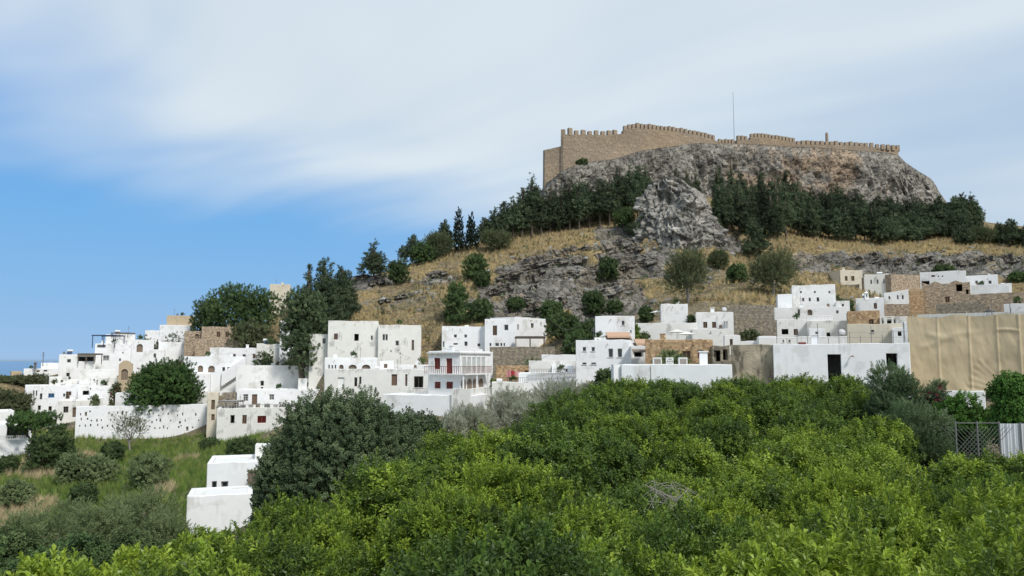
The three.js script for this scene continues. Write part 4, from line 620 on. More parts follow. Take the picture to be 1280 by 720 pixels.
pergola('dark roof veranda frame on the white house facing the sea', 98, 118, 443.5, 165, 3, 1.4, M.wood);
pergola('thin dark terrace frame on the skyline house roof', 140, 160, 417, 178, 3, .3, M.wood, false);
pergola('rickety grey timber pergola over the terrace among junk', 274, 296, 503.5, 127, 3, 1.2, M.greyWood);
function railing(label, u0, u1, v0, v1, d, n, mat, thick = .1) {
  const t = thing('railing', label, 'railing', 'terrace railings'); const a = at(u0, v1, d), b = at(u1, v1, d), h = at(u0, v0, d).y - a.y, W = b.x - a.x; t.position.set((a.x + b.x) / 2, a.y, -d);
  for (let i = 0; i <= n; i++) part('baluster', cached(`rb${thick},${q5(h)}`, () => box(thick, h, thick, 0, h / 2, 0)), mat, t).position.x = -W / 2 + W * i / n;
  part('top_rail', box(W + thick, thick * .8, thick * 1.4, 0, h + thick * .35, 0), mat, t); part('bottom_rail', box(W + thick, thick * .8, thick * 1.4, 0, -thick * .3, 0), mat, t);
}
railing('white balustrade before the arched doorway', 1009, 1040, 395, 400, 113, 18, M.white, .12);
railing('blue-grey metal railing along the low white terrace building', 664, 750, 461.5, 466.5, 99.5, 40, M.greyWood, .05);
railing('white lattice railing above the broad blank white house', 313, 368, 457, 461, 141.5, 24, M.white, .09);
railing('weathered timber rail strung across the junk-strewn roof', 276, 372, 506, 510.3, 126, 22, M.greyWood, .07);
railing('white picket railing below the restaurant parasols', 0, 36, 545, 549, 110, 16, M.frame, .06);
railing('thin rail around the tan stone house terrace', 628, 660, 472, 478, 98, 14, M.metal, .04);
function parasol(label, u, v, d, r, h) { const t = thing('parasol', label, 'parasol', 'terrace parasols'), p = at(u, v, d); t.position.set(p.x, p.y - h, p.z); const g = new THREE.ConeGeometry(r, r * .32, 8, 1, true).translate(0, h - r * .16, 0); part('canopy', g, M.canvas, t); part('pole', new THREE.CylinderGeometry(.025, .03, h + .4, 8).translate(0, h / 2 - .2, 0), M.wood, t); part('foot', new THREE.CylinderGeometry(.25, .3, .1, 12).translate(0, -.2, 0), M.metal, t); }
parasol('cream parasol on the restaurant terrace beside the wall end', 24, 526, 111, 1.5, 2.2); parasol('pale parasol over the restaurant tables beside the leafy trellis', 52, 527, 109, 2.0, 2.2);
parasol('white parasol on the terrace before the windowless tower house', 846, 411.5, 100, 1.2, 2); parasol('white parasol beside red flowers on the upper terrace', 858, 414, 98, 1.3, 2); parasol('small grey parasol beside the dry slope terrace', 821, 388, 118, 1.1, 1.8);
// terracotta lean-to roofs
for (const [u0, u1, v, d, w, label] of [[757, 787, 416, 95.5, 2.2, 'terracotta lean-to roof against the white cube house'], [792, 806, 424.5, 86, 2, 'terracotta lean-to roof beside the ochre stone house']]) { const t = thing('lean_to_roof', label, 'roof'); const a = at(u0, v, d), b = at(u1, v, d), W = b.x - a.x; t.position.set((a.x + b.x) / 2, a.y, -d); const n = Math.round(W / .22); for (let i = 0; i < n; i++) { const g = new THREE.CylinderGeometry(.12, .13, w, 6, 1, false, 0).rotateX(Math.PI / 2 + .28); part('tile_row', g, M.terracotta, t).position.set(-W / 2 + (i + .5) * .22, -.3, .9); } part('batten', box(W + .1, .12, w, 0, -.44, .9).rotateX(0), M.wood, t).rotation.x = .28; }
{ const t = thing('awning', 'dark awning over the small house beside the ochre stone house', 'awning'); const a = at(789.5, 435, 83.2), b = at(807, 435, 83.2), W = b.x - a.x; t.position.set((a.x + b.x) / 2, a.y, a.z); const cl = part('cloth', box(W, .04, 1.1, 0, -.16, .5), M.dark, t); cl.rotation.x = .3; part('bar', box(W, .06, .06, 0, -.36, 1.0), M.metal, t); }
{ const t = thing('dark_tarpaulin', 'crumpled black tarpaulin above the beige sheeting', 'tarpaulin'); const p = at(1239, 392, 66); t.position.copy(p); const g = new THREE.PlaneGeometry(1.5, .8, 16, 8), q = g.attributes.position; for (let i = 0; i < q.count; i++) { const x = q.getX(i), y = q.getY(i); q.setXYZ(i, x * (1 - .2 * y), y * .5 + .12 * Math.cos(x * 3), -y * .5 + fbm(x * 2, y * 2, 1, 2) * .3); } g.computeVertexNormals(); part('sheet', g, std(lin(.02, .02, .022), .6, { side: THREE.DoubleSide }), t); }
// laundry before the tan stone house
[['pink', .55, .22, .24], ['crimson', .35, .03, .04], ['rose', .60, .30, .30], ['salmon', .50, .20, .15]].forEach(([c, r, gg, b], i) => { const t = thing('hung_cloth', c + ' cloth hung out before the tan stone house', 'laundry', 'laundry on the terrace'); const p = at(636 + i * 5, 467, 107); t.position.copy(p); const g = new THREE.PlaneGeometry(.5, .9 - .1 * i, 8, 8), q = g.attributes.position; for (let k = 0; k < q.count; k++) q.setZ(k, .06 * Math.sin(q.getX(k) * 12 + i) * (1 - q.getY(k))); g.computeVertexNormals(); part('cloth', g, std(lin(r, gg, b), .9, { side: THREE.DoubleSide }), t); part('line', box(.62, .012, .012, 0, .46 - .05 * i, 0), M.metal, t); });
// finials, bell niche, mast, satellite dishes, junk
for (const [u, v, d, label] of [[199, 427.5, 171.5, 'white finial on the chapel-like house corner'], [229.5, 427.5, 171, 'white finial on the chapel-like house beside stone block']]) { const t = thing('finial', label, 'finial', 'parapet finials'); t.position.copy(at(u, v, d)); t.position.z -= .3; part('pillar', metricUV(box(.5, .7, .5, 0, .3, 0)), M.white, t); part('knob', new THREE.SphereGeometry(.26, 10, 8).translate(0, .8, 0), M.white, t); }
{ const t = thing('bell_niche', 'little white bell niche standing on a roof edge', 'bell gable'); const p = at(1083, 374, 135); t.position.copy(p); part('base', metricUV(box(.7, .5, .5, 0, .1, 0)), M.white, t); for (const x of [-.24, .24]) part('pier', box(.18, .7, .4, x, .7, 0), M.white, t); part('cap', new THREE.CylinderGeometry(.05, .5, .35, 4).rotateY(Math.PI / 4).translate(0, 1.2, 0), M.white, t); }
{ const t = thing('antenna_mast', 'thin antenna mast on the far white rooftop before the sea', 'antenna'); t.position.copy(at(53.5, 456, 191)); part('mast', box(.12, 3.4, .12, 0, 1.4, 0), M.metal, t); for (let k = 0; k < 3; k++) part('rod', box(1.2 - k * .3, .06, .06, 0, 2.2 + k * .4, 0), M.metal, t); }
{ const t = thing('vent_stack', 'dark capped chimney pipe on the far white house before the sea', 'chimney'); t.position.copy(at(43.8, 460, 183)); part('pipe', new THREE.CylinderGeometry(.28, .28, 1.4, 10).translate(0, .5, 0), M.metal, t); part('cap', new THREE.ConeGeometry(.5, .35, 10).translate(0, 1.35, 0), M.metal, t); }
[[846, 382, 116, 'grey'], [905, 391, 112, 'white'], [1052, 421, 82, 'white']].forEach(([u, v, d, c], i) => { const t = thing('satellite_dish', ['round dish on the windowless tower-like house roof', 'round dish on the roof of the house with niches', 'round dish on the pale roof terrace wall'][i], 'satellite dish', 'rooftop dishes'); t.position.copy(at(u, v, d)); part('mast', box(.05, .9, .05, 0, .1, 0), M.metal, t); part('dish', new THREE.SphereGeometry(.5, 14, 6, 0, Math.PI * 2, 0, .8).rotateX(1.1).translate(0, .35, -.1), std(lin(.5, .5, .5), .5, { side: THREE.DoubleSide }), t); });
{ const R = rng(77); for (let i = 0; i < 9; i++) { const t = thing('roof_crate', 'weathered grey crate lying on the junk-strewn roof', 'crate', 'junk on the roof'); const p = at(282 + i * 10 + R() * 4, 509, 127.5 + R() * 3); const hb = B('at the foot of the terraces'); t.position.set(p.x, hb.g.position.y + hb.Hh - .28, p.z); t.rotation.y = R() * 3; const w = .5 + R() * .6, h = .3 + R() * .5; part('box', merge([box(w, h, .04, 0, h / 2, .3), box(w, h, .04, 0, h / 2, -.3), box(.04, h, .56, w / 2 - .02, h / 2, 0), box(.04, h, .56, -w / 2 + .02, h / 2, 0)]), [M.greyWood, M.wood, M.metal][i % 3], t); part('lid', box(w + .06, .05, .7, 0, h + .03, 0), M.greyWood, t).rotation.z = (R() - .5) * .2; } }
{ const R = rng(78); for (let i = 0; i < 12; i++) { const t = thing('water_tank', 'grey cylinder water tank on a white village roof', 'water tank', 'rooftop water tanks'); const hb = [B('three wide arched'), B('broad blank white'), B('two dark arched'), B('small square windows beside rock'), B('single grey window and a little'), B('blank white lower block'), B('three little ones'), B('one long brown door'), B('tall dark windows behind'), B('row of small windows'), B('two tall dark windows and'), B('low blank white house before')][i]; const c = hb.g; const loc = new THREE.Vector3((R() - .5) * hb.W * .6, hb.Hh - .3, -hb.s.deep * .6).applyAxisAngle(new THREE.Vector3(0, 1, 0), c.rotation.y).add(c.position); t.position.copy(loc); t.scale.setScalar(.62); part('tank', new THREE.CylinderGeometry(.42, .42, 1.2, 14).rotateZ(Math.PI / 2).translate(0, .75, 0), M.acWhite, t); for (const x of [-.4, .4]) part('cradle', box(.08, .4, .6, x, .2, 0), M.metal, t); } }
// brown shed on the valley house
{ const t = thing('roof_shed', 'small brown timber shed on the valley house roof', 'shed'); const p = at(316, 605, 69); t.position.copy(p); for (let i = 0; i < 5; i++) part('plank', box(.13, 1.1, .05, -.28 + i * .14, .55, .3), M.wood, t); part('side', box(.04, 1.1, .6, -.34, .55, 0), M.wood, t); part('side', box(.04, 1.1, .6, .34, .55, 0), M.wood, t); part('roof', box(.9, .06, .8, 0, 1.13, 0), M.brown, t); }
// lattice fence and pale panel by the round green tree
{
  const f = thing('lattice_fence', 'diamond wire lattice fence between oleander and pale panel', 'fence'); const a = at(1196, 560, 31), b = at(1250, 560, 31), W = b.x - a.x, h = at(1196, 528, 31).y - a.y; f.position.set((a.x + b.x) / 2, a.y - .8, -31);
  for (const x of [-W / 2, 0, W / 2]) part('post', box(.04, h + .95, .04, x, (h + .95) / 2 - .4 + .3, 0), M.metal, f); part('top_rail', box(W, .03, .03, 0, h + .78, 0), M.metal, f);
  const l = []; for (let k = -14; k < 40; k += 2) for (const sgn of [-1, 1]) { const x0 = -W / 2 + k * .085, len = (h + .6) * 1.38; const g = new THREE.BoxGeometry(.013, len, .01); g.rotateZ(sgn * .76); g.translate(x0 + (sgn > 0 ? 0 : 0), h * .55 + .3, sgn * .006); if (Math.abs(x0) < W / 2 - .1) l.push(g); } part('wire_lattice', merge(l), M.metal, f);
  const t = thing('panel_fence', 'pale corrugated panel fence beside the wire lattice', 'fence'); const c = at(1250.5, 560, 31), e = at(1330, 560, 31), W2 = e.x - c.x; t.position.set((c.x + e.x) / 2, c.y - .8, -31.05);
  for (let i = 0; i < 9; i++) { const s = new THREE.PlaneGeometry(W2 / 9 - .02, h + .9, 12, 1), q = s.attributes.position; for (let k = 0; k < q.count; k++) q.setZ(k, .02 * Math.sin(q.getX(k) * 60)); s.computeVertexNormals(); part('panel', s, std(lin(.58, .60, .62), .55, { side: THREE.DoubleSide }), t).position.set(-W2 / 2 + W2 * (i + .5) / 9, (h + .9) / 2 - .15, 0); } for (let i = 0; i <= 3; i++) part('post', box(.05, h + 1, .05, -W2 / 2 + W2 * i / 3, (h + 1) / 2 - .2, .06), M.metal, t);
}

// --- rooftop clutter: each item stands on its own roof
{
  const R = rng(4242); const roofs = Object.values(built).filter(b => !b.s.slab && !b.s.gable && b.s.category === 'house' && b.W > 3.6 && b.s.d0 > 80 && !b.s.m.startsWith('stoneO'));
  const short = l => { const w = l.split(' ').slice(0, 9); while (/^(with|and|of|a|the|to|in|on|under|above|its|by|beside|two|one|below|next)$/.test(w.at(-1))) w.pop(); return w.join(' '); };
  const seat = (b, t, fx, fz) => { const p = new THREE.Vector3(fx * (b.W - 1.6), b.Hh - (b.s.par ?? .3), -.9 - fz * Math.max(.2, b.s.deep - 2.2)).applyAxisAngle(UPY, b.g.rotation.y).add(b.g.position); t.position.copy(p); t.rotation.y = b.g.rotation.y + (R() - .5) * .8; };
  const UPY = new THREE.Vector3(0, 1, 0);
  roofs.forEach((b, i) => {
    if (R() < .55) { const t = thing('roof_antenna', 'thin aerial on the roof of ' + short(b.s.label), 'antenna', 'rooftop aerials'); seat(b, t, R() - .5, R()); const h = 1.4 + R() * 1.1; part('mast', new THREE.CylinderGeometry(.022, .03, h, 6).translate(0, h / 2, 0), M.metal, t); for (let k = 0; k < 4; k++) part('rod', box(.7 - k * .12, .02, .02, 0, h * .72 + k * .12, 0), M.metal, t); part('boom', box(.02, .45, .02, 0, h * .85, .02), M.metal, t); }
    if (R() < .12) { const t = thing('solar_heater', 'solar water heater on the roof of ' + short(b.s.label), 'solar heater', 'rooftop solar heaters'); seat(b, t, R() - .5, .4 + R() * .5); const pn = part('collector', box(1.0, .05, 1.5, 0, 0, 0), M.navy, t); pn.position.set(0, .55, .35); pn.rotation.x = .75; part('tank', new THREE.CylinderGeometry(.24, .24, 1.1, 14).rotateZ(Math.PI / 2).translate(0, 1.15, -.25), M.acWhite, t); for (const x of [-.4, .4]) part('leg', box(.04, 1.0, .04, x, .5, -.25), M.metal, t); }
    if (R() < .42) { const t = thing('potted_plant', 'potted plant on the roof of ' + short(b.s.label), 'potted plant', 'rooftop pots'); seat(b, t, R() - .5, 0); part('pot', new THREE.LatheGeometry([[.0, 0], [.14, 0], [.2, .3], [.22, .34], [.18, .34]].map(q => new THREE.Vector2(...q)), 12), M.terracotta, t); t.userData.plant = .3 + R() * .5; }
    if (R() < .25) { const t = thing('roof_chair', 'simple dark chair on the roof of ' + short(b.s.label), 'chair', 'rooftop chairs'); seat(b, t, R() - .5, .1); part('seat', box(.42, .04, .42, 0, .45, 0), M.wood, t); part('backrest', box(.42, .4, .03, 0, .7, -.2), M.wood, t); for (const x of [-.18, .18]) for (const z of [-.18, .18]) part('leg', box(.035, .45, .035, x, .22, z), M.wood, t); }
  });
}
// --- overhead cables between the houses
[[[1000, 357, 132], [1081, 343, 166], 'cable from the tall house with little windows to the pale row house'], [[744, 396, 98], [683, 397, 146], 'cable from the white cube house to the end of the row'], [[526, 408, 136], [575, 439, 105], 'cable from the weathered white house to the railed balcony house'], [[306, 446, 146], [394, 402, 136], 'cable crossing by the tall dark tree'], [[620, 457, 112], [720, 426, 89], 'cable above the stepped white terrace wall'], [[165, 426, 174], [117, 430, 172], 'cable over the blue pergola terrace']].forEach(([a, b, label]) => { const t = thing('overhead_cable', label, 'cable', 'overhead cables'), A = at(...a), Bq = at(...b), m = A.clone().lerp(Bq, .5); m.y -= A.distanceTo(Bq) * .04; t.position.copy(A); part('wire', taperTube([new THREE.Vector3(), m.sub(A), Bq.clone().sub(A)], .02, .02, 20, 4), M.metal, t); });
// ---------------------------------------------------------------- vegetation
function sprig({ n, len, wid, stem, open, seed, droop = .25, fold = .25 }) {
  const R = rng(seed), pos = [];
  const A = new THREE.Vector3(), side = new THREE.Vector3(), up = new THREE.Vector3();
  for (let i = 0; i < n; i++) {
    const f = (i + .5) / n, y0 = stem * (.15 + .85 * f), az = i * 2.4 + R() * .7, tilt = lerp(open, open * .35, f) * (.8 + .4 * R()), L = len * (.75 + .5 * R()) * (1 - .25 * f), Wd = wid * (.8 + .4 * R());
    A.set(Math.sin(tilt) * Math.cos(az), Math.cos(tilt), Math.sin(tilt) * Math.sin(az)); side.set(-Math.sin(az), (R() - .5) * .8, Math.cos(az)).normalize(); up.crossVectors(side, A).normalize();
    const b = new THREE.Vector3(A.x * .01, y0, A.z * .01), m = b.clone().addScaledVector(A, L * .48), t = b.clone().addScaledVector(A, L).addScaledVector(new THREE.Vector3(0, -1, 0), L * droop), l = m.clone().addScaledVector(side, Wd / 2).addScaledVector(up, Wd * fold), r = m.clone().addScaledVector(side, -Wd / 2).addScaledVector(up, Wd * fold); m.addScaledVector(up, -Wd * .02);
    for (const [p, q, s] of [[b, l, m], [b, m, r], [l, t, m], [m, t, r]]) pos.push(p.x, p.y, p.z, q.x, q.y, q.z, s.x, s.y, s.z);
  }
  const g = new THREE.BufferGeometry(); g.setAttribute('position', new THREE.Float32BufferAttribute(pos, 3)); g.computeVertexNormals(); return g;
}
function leafMat(tr, coat = 0) { return new THREE.MeshPhysicalMaterial({ color: 0xffffff, roughness: .96, transmission: tr, thickness: 0, clearcoat: coat, clearcoatRoughness: .32, side: THREE.DoubleSide, specularIntensity: .35 }); }
M.leafGloss = leafMat(.36, .4); M.leafMatt = leafMat(.22, .06); M.needle = leafMat(.10, 0); M.straw = leafMat(.3, 0);
const G = {
  citrus: sprig({ n: 11, len: .155, wid: .052, stem: .25, open: 1.1, seed: 1 }),
  citrusFar: sprig({ n: 8, len: .19, wid: .075, stem: .26, open: 1.35, seed: 2 }),
  carob: sprig({ n: 11, len: .17, wid: .11, stem: .30, open: 1.45, seed: 3 }),
  broad: sprig({ n: 10, len: .26, wid: .17, stem: .45, open: 1.4, seed: 4 }),
  olive: sprig({ n: 14, len: .17, wid: .038, stem: .45, open: .95, seed: 5, droop: .1 }),
  bush: sprig({ n: 10, len: .26, wid: .12, stem: .40, open: 1.3, seed: 6 }),
  pine: sprig({ n: 16, len: .62, wid: .13, stem: .7, open: 1.25, seed: 7, droop: .08, fold: .1 }),
  cypress: sprig({ n: 10, len: .55, wid: .16, stem: .6, open: .5, seed: 8, droop: 0, fold: .1 }),
  mulberry: sprig({ n: 8, len: .17, wid: .12, stem: .3, open: 1.5, seed: 9, droop: .5 }),
  oleander: sprig({ n: 14, len: .19, wid: .036, stem: .35, open: .9, seed: 10, droop: .05 }),
  grass: (() => { const R = rng(12), pos = []; for (let i = 0; i < 9; i++) { const a = R() * 6.28, l = .25 + R() * .35, x = (R() - .5) * .22, z = (R() - .5) * .22, w = .012 + R() * .012, dx = Math.cos(a) * l * .35, dz = Math.sin(a) * l * .35; pos.push(x - w, -.03, z, x + w, -.03, z + w, x + dx, l, z + dz); } const g = new THREE.BufferGeometry(); g.setAttribute('position', new THREE.Float32BufferAttribute(pos, 3)); g.computeVertexNormals(); return g; })(),
  flower: sprig({ n: 7, len: .06, wid: .05, stem: .02, open: 1.2, seed: 13 }),
};
const _m = new THREE.Matrix4(), _q = new THREE.Quaternion(), _q2 = new THREE.Quaternion(), _s = new THREE.Vector3(), UPV = new THREE.Vector3(0, 1, 0);
function foliage(name, geo, mat, items, parent) {
  const im = new THREE.InstancedMesh(geo, mat, items.length), c = new THREE.Color();
  items.forEach((it, i) => { _q.setFromUnitVectors(UPV, it.n); _q2.setFromAxisAngle(UPV, it.a); _q.multiply(_q2); _m.compose(it.p, _q, _s.setScalar(it.s)); im.setMatrixAt(i, _m); im.setColorAt(i, c.setRGB(it.c[0], it.c[1], it.c[2])); });
  im.name = name; shade(im); im.userData.kind = 'stuff'; parent.add(im); return im;
}
// lobes: [x,y,z, rx,ry,rz]; leaves sit mostly in the outer layer of each lobe
function fill(lobes, count, R, pal, o = {}) {
  const items = [], area = lobes.map(l => Math.pow(l[3] * l[4] * l[5], .667)), tot = area.reduce((a, b) => a + b, 0), sd = R() * 50, v = new THREE.Vector3();
  lobes.forEach((l, li) => {
    const n = Math.round(count * area[li] / tot), hue = R();
    for (let i = 0; i < n; i++) {
      do { v.set(R() * 2 - 1, R() * 2 - 1, R() * 2 - 1); } while (v.lengthSq() > 1 || v.lengthSq() < .01); v.normalize();
      if (v.y < -.35 && R() < (o.under ?? .65)) v.y *= -.6;
      const bump = 1 + (o.bump ?? .28) * noise(v.x * 2.2 + sd + li, v.y * 2.2, v.z * 2.2), t = bump * (1 - (o.shell ?? .42) * Math.pow(R(), 1.4));
      const p = new THREE.Vector3(l[0] + v.x * l[3] * t, l[1] + v.y * l[4] * t, l[2] + v.z * l[5] * t); if (o.minY !== undefined && p.y < o.minY) continue;
      const nn = v.clone().multiplyScalar(o.out ?? .8); nn.y += o.up ?? .55; nn.x += (R() - .5) * .9; nn.y += (R() - .5) * .6; nn.z += (R() - .5) * .9; nn.normalize();
      const k = clamp(.5 + .75 * noise(p.x * 1.1 + sd, p.y * 1.1, p.z * 1.1) + .6 * (R() - .5) + (hue - .5) * .45), j = k * (pal.length - 1), a = Math.min(pal.length - 2, Math.floor(j)), f = j - a, br = .8 + .4 * R();
      items.push({ p, n: nn, a: R() * 6.28, s: (o.size ?? 1) * (.75 + .5 * R()), c: [0, 1, 2].map(q => lerp(pal[a][q], pal[a + 1][q], f) * br) });
    }
  });
  return items;
}
function trunkGeo(h, r, lobes, R, limbs = 6) {
  const l = [taperTube([new THREE.Vector3(0, -.5, 0), new THREE.Vector3((R() - .5) * r * 2, h * .4, (R() - .5) * r * 2), new THREE.Vector3((R() - .5) * r * 3, h, (R() - .5) * r * 3)], r * 1.25, r * .75, 6, 7)];
  const pick = [...lobes].sort(() => R() - .5).slice(0, limbs);
  for (const q of pick) { const e = new THREE.Vector3(q[0], q[1], q[2]), s = new THREE.Vector3(0, h * (.75 + .2 * R()), 0), m = s.clone().lerp(e, .5); m.y -= .1 * e.distanceTo(s); m.x += (R() - .5) * .2; l.push(taperTube([s, m, e], r * .55, r * .16, 5, 5)); }
  return merge(l);
}
const PAL = {
  citrus: [[.060, .105, .014], [.120, .195, .020], [.205, .295, .026], [.300, .390, .040]],
  citrusDeep: [[.046, .090, .014], [.095, .165, .020], [.175, .260, .030]],
  citrusYellow: [[.095, .160, .016], [.195, .280, .024], [.320, .410, .040]],
  young: [[.23, .33, .030], [.29, .38, .034], [.33, .41, .05]],
  carob: [[.070, .108, .052], [.110, .156, .072], [.165, .215, .108]],
  pine: [[.050, .074, .042], [.078, .108, .058], [.118, .150, .080]],
  cypress: [[.024, .040, .025], [.036, .056, .032]],
  olive: [[.25, .27, .19], [.33, .35, .25], [.41, .43, .33]],
  hillOlive: [[.085, .108, .048], [.125, .150, .070], [.175, .198, .098]],
  bush: [[.052, .086, .032], [.080, .124, .044], [.116, .164, .060]],
  ficus: [[.048, .096, .028], [.074, .140, .038], [.108, .188, .052]],
  leafy: [[.056, .100, .036], [.092, .152, .050], [.145, .212, .076]],
  greyBush: [[.130, .175, .075], [.180, .230, .100], [.24, .29, .14]],
  oleander: [[.090, .145, .068], [.130, .195, .090], [.19, .25, .13]],
  mulberry: [[.055, .130, .022], [.085, .185, .030], [.125, .245, .042]],
  straw: [[.50, .38, .18], [.60, .47, .24], [.52, .43, .26]],
  lush: [[.11, .185, .036], [.17, .25, .052], [.25, .29, .085]],
};
function lobesBall(R, w, h, n, y0, flat = .8) { // irregular rounded crown
  const out = [[0, y0 + h * .45, 0, w * .34, h * .40, w * .34]]; if (y0 < h * .1) for (let i = 0; i < 5; i++) { const a = i * 1.26 + R(), r = w * (.15 + .09 * R()); out.push([Math.cos(a) * w * .3, r * .6, Math.sin(a) * w * .3, r, r * .9, r]); }
  for (let i = 0; i < n; i++) { const a = i * 2.4 + R() * .8, f = (i + .5) / n, yy = y0 + h * (.18 + .66 * f), rr = w * .5 * Math.sqrt(Math.max(.05, 1 - Math.pow(Math.abs(f - .35) * 1.35, 2))) * .62, r = w * (.17 + .11 * R()); out.push([Math.cos(a) * rr, yy, Math.sin(a) * rr, r, r * flat, r]); }
  return out;
}
function lobesFine(R, w, h, n, y0) { const out = []; for (let i = 0; i < n; i++) { const f = (i + .5) / n, a = i * 2.39996 + R() * .6, ph = Math.acos(1 - 1.45 * f), k = .78 + .22 * R(), r = w * (.085 + .075 * R()); out.push([Math.sin(ph) * Math.cos(a) * (w * .5 - r) * k, y0 + h * .42 + Math.cos(ph) * (h * .54 - r) * k + (R() - .5) * .25, Math.sin(ph) * Math.sin(a) * (w * .5 - r) * k, r, r * (.8 + .3 * R()), r]); } return out; }
function lobesPine(R, w, h, y0) { const out = [], n = 7 + Math.floor(R() * 3); for (let i = 0; i < n; i++) { const f = i / (n - 1), yy = y0 + (h - y0) * (.04 + f * .90), rr = w * .5 * (1 - f * .93) * (.75 + .45 * R()), k = f > .9 ? 1 : f > .6 ? 3 : 4; for (let j = 0; j < k; j++) { const a = j / k * 6.28 + R() * 1.4, q = k === 1 ? 0 : rr * .55, e = rr * (.44 + .25 * R()); out.push([Math.cos(a) * q, yy + (R() - .5) * h * .07, Math.sin(a) * q, e, Math.min(e, (h - y0) * .10 * (1 + R() * .5)), e]); } } return out; }
function tree(kind, name, label, category, group, pos, w, h, seed, o = {}) {
  const R = rng(seed * 31 + 7), t = thing(name, label, category, group); t.position.copy(pos); t.rotation.y = R() * 6.28;
  let lobes, count, geo, mat, pal, th = h * .35, tr = Math.max(.06, h * .028), size = o.size ?? 1, fo = {};
  if (kind === 'citrus') { th = h * .35; lobes = lobesFine(R, w, h * .9, 36, h * .08); count = o.count ?? 1600; geo = o.far ? G.citrusFar : G.citrus; mat = M.leafGloss; pal = PAL[o.pal ?? 'citrus']; fo = { bump: .35, up: .7, shell: .6, under: .5 }; }
  else if (kind === 'carob') { lobes = lobesBall(R, w, h * .84, 22, h * .14, .85); count = o.count ?? 9000; geo = G.carob; mat = M.leafMatt; pal = PAL.carob; fo = { bump: .4 }; }
  else if (kind === 'pine') { lobes = lobesPine(R, w, h, h * (o.bare ?? .16)); count = o.count ?? 420; geo = G.pine; mat = M.needle; pal = PAL.pine; th = h * .9; tr = h * .018; fo = { bump: .3, out: 1, up: .35, shell: .6, under: .2 }; }
  else if (kind === 'cypress') { lobes = []; for (let i = 0; i < 6; i++) { const f = i / 5; lobes.push([0, h * (.12 + .76 * f), 0, w * .5 * (1 - .7 * f) * (f < .1 ? .8 : 1), h * .16, w * .5 * (1 - .7 * f)]); } count = 520; geo = G.cypress; mat = M.needle; pal = PAL.cypress; th = h * .7; tr = .16; fo = { bump: .2, out: .5, up: 1.2, shell: .5, under: 0 }; }
  else if (kind === 'olive') { lobes = lobesBall(R, w, h * .74, o.lobes ?? 13, h * (o.clear ?? .26), .8); count = o.count ?? 900; geo = G.olive; mat = M.leafMatt; pal = PAL[o.pal ?? 'olive']; fo = { bump: .4, up: .5, shell: .7 }; }
  else if (kind === 'ball') { lobes = lobesBall(R, w, h * (1 - (o.clear ?? .05)), o.lobes ?? 11, h * (o.clear ?? .05), .85); count = o.count ?? 700; geo = o.geo ?? G.bush; mat = M.leafMatt; pal = PAL[o.pal ?? 'bush']; th = h * .4; fo = { bump: .38, minY: -.1, shell: .45 }; }
  { // the crown fills exactly its measured height and width
    geo.computeBoundingSphere(); const reach = geo.boundingSphere.radius * .75 * size; let my = 0, mr = 0; for (const l of lobes) { my = Math.max(my, l[1] + l[4] * 1.04); mr = Math.max(mr, Math.hypot(l[0], l[2]) + l[3] * 1.02); }
    const ky = Math.max(.3, h - reach) / my, kr = Math.max(.3, w / 2 - reach * .6) / mr; for (const l of lobes) { l[1] *= ky; l[4] *= ky; l[0] *= kr; l[2] *= kr; l[3] *= kr; l[5] *= kr; }
  }
  const items = fill(lobes, count, R, pal, { ...fo, size }); if (o.tone) for (const i of items) i.c = i.c.map(q => q * o.tone);
  part('trunk', trunkGeo(th, tr, lobes, R, o.limbs ?? (kind === 'pine' ? 8 : 6)), kind === 'olive' ? M.pale : M.bark, t);
  foliage('crown', geo, mat, items, t);
  if (o.young) { const y = fill(lobes, o.young, R, PAL.young, { ...fo, size: size * .95, shell: .10, up: 1.1, bump: fo.bump }).filter(i => i.n.y > .1); for (const i of y) i.p.y += .06; foliage('young_shoots', geo, mat, y, t); }
  if (o.flower) { foliage('blossom', G.flower, M.straw, fill(lobes, o.flower, R, o.fpal, { shell: .05, size: o.fsize ?? 2 }), t); }
  return t;
}
const ground = (u, d) => { const p = at(u, 500, d); p.y = Y(p.x, p.z); return p; };
// by photo pixel of the foot, standing on the ground there; top v gives the height, width in px
function treeAt(kind, name, label, category, group, u, vb, vt, wpx, seed, o = {}) { const p = o.d ? ground(u, o.d) : hit(u, vb, o.from ?? 120); if (!p) { console.log('no ground for', label, u, vb); return; } const d = -p.z, top = at(u, vt, d).y; return tree(kind, name, label, category, group, p, wpx * d / F, Math.max(1, top - p.y), seed, o); }

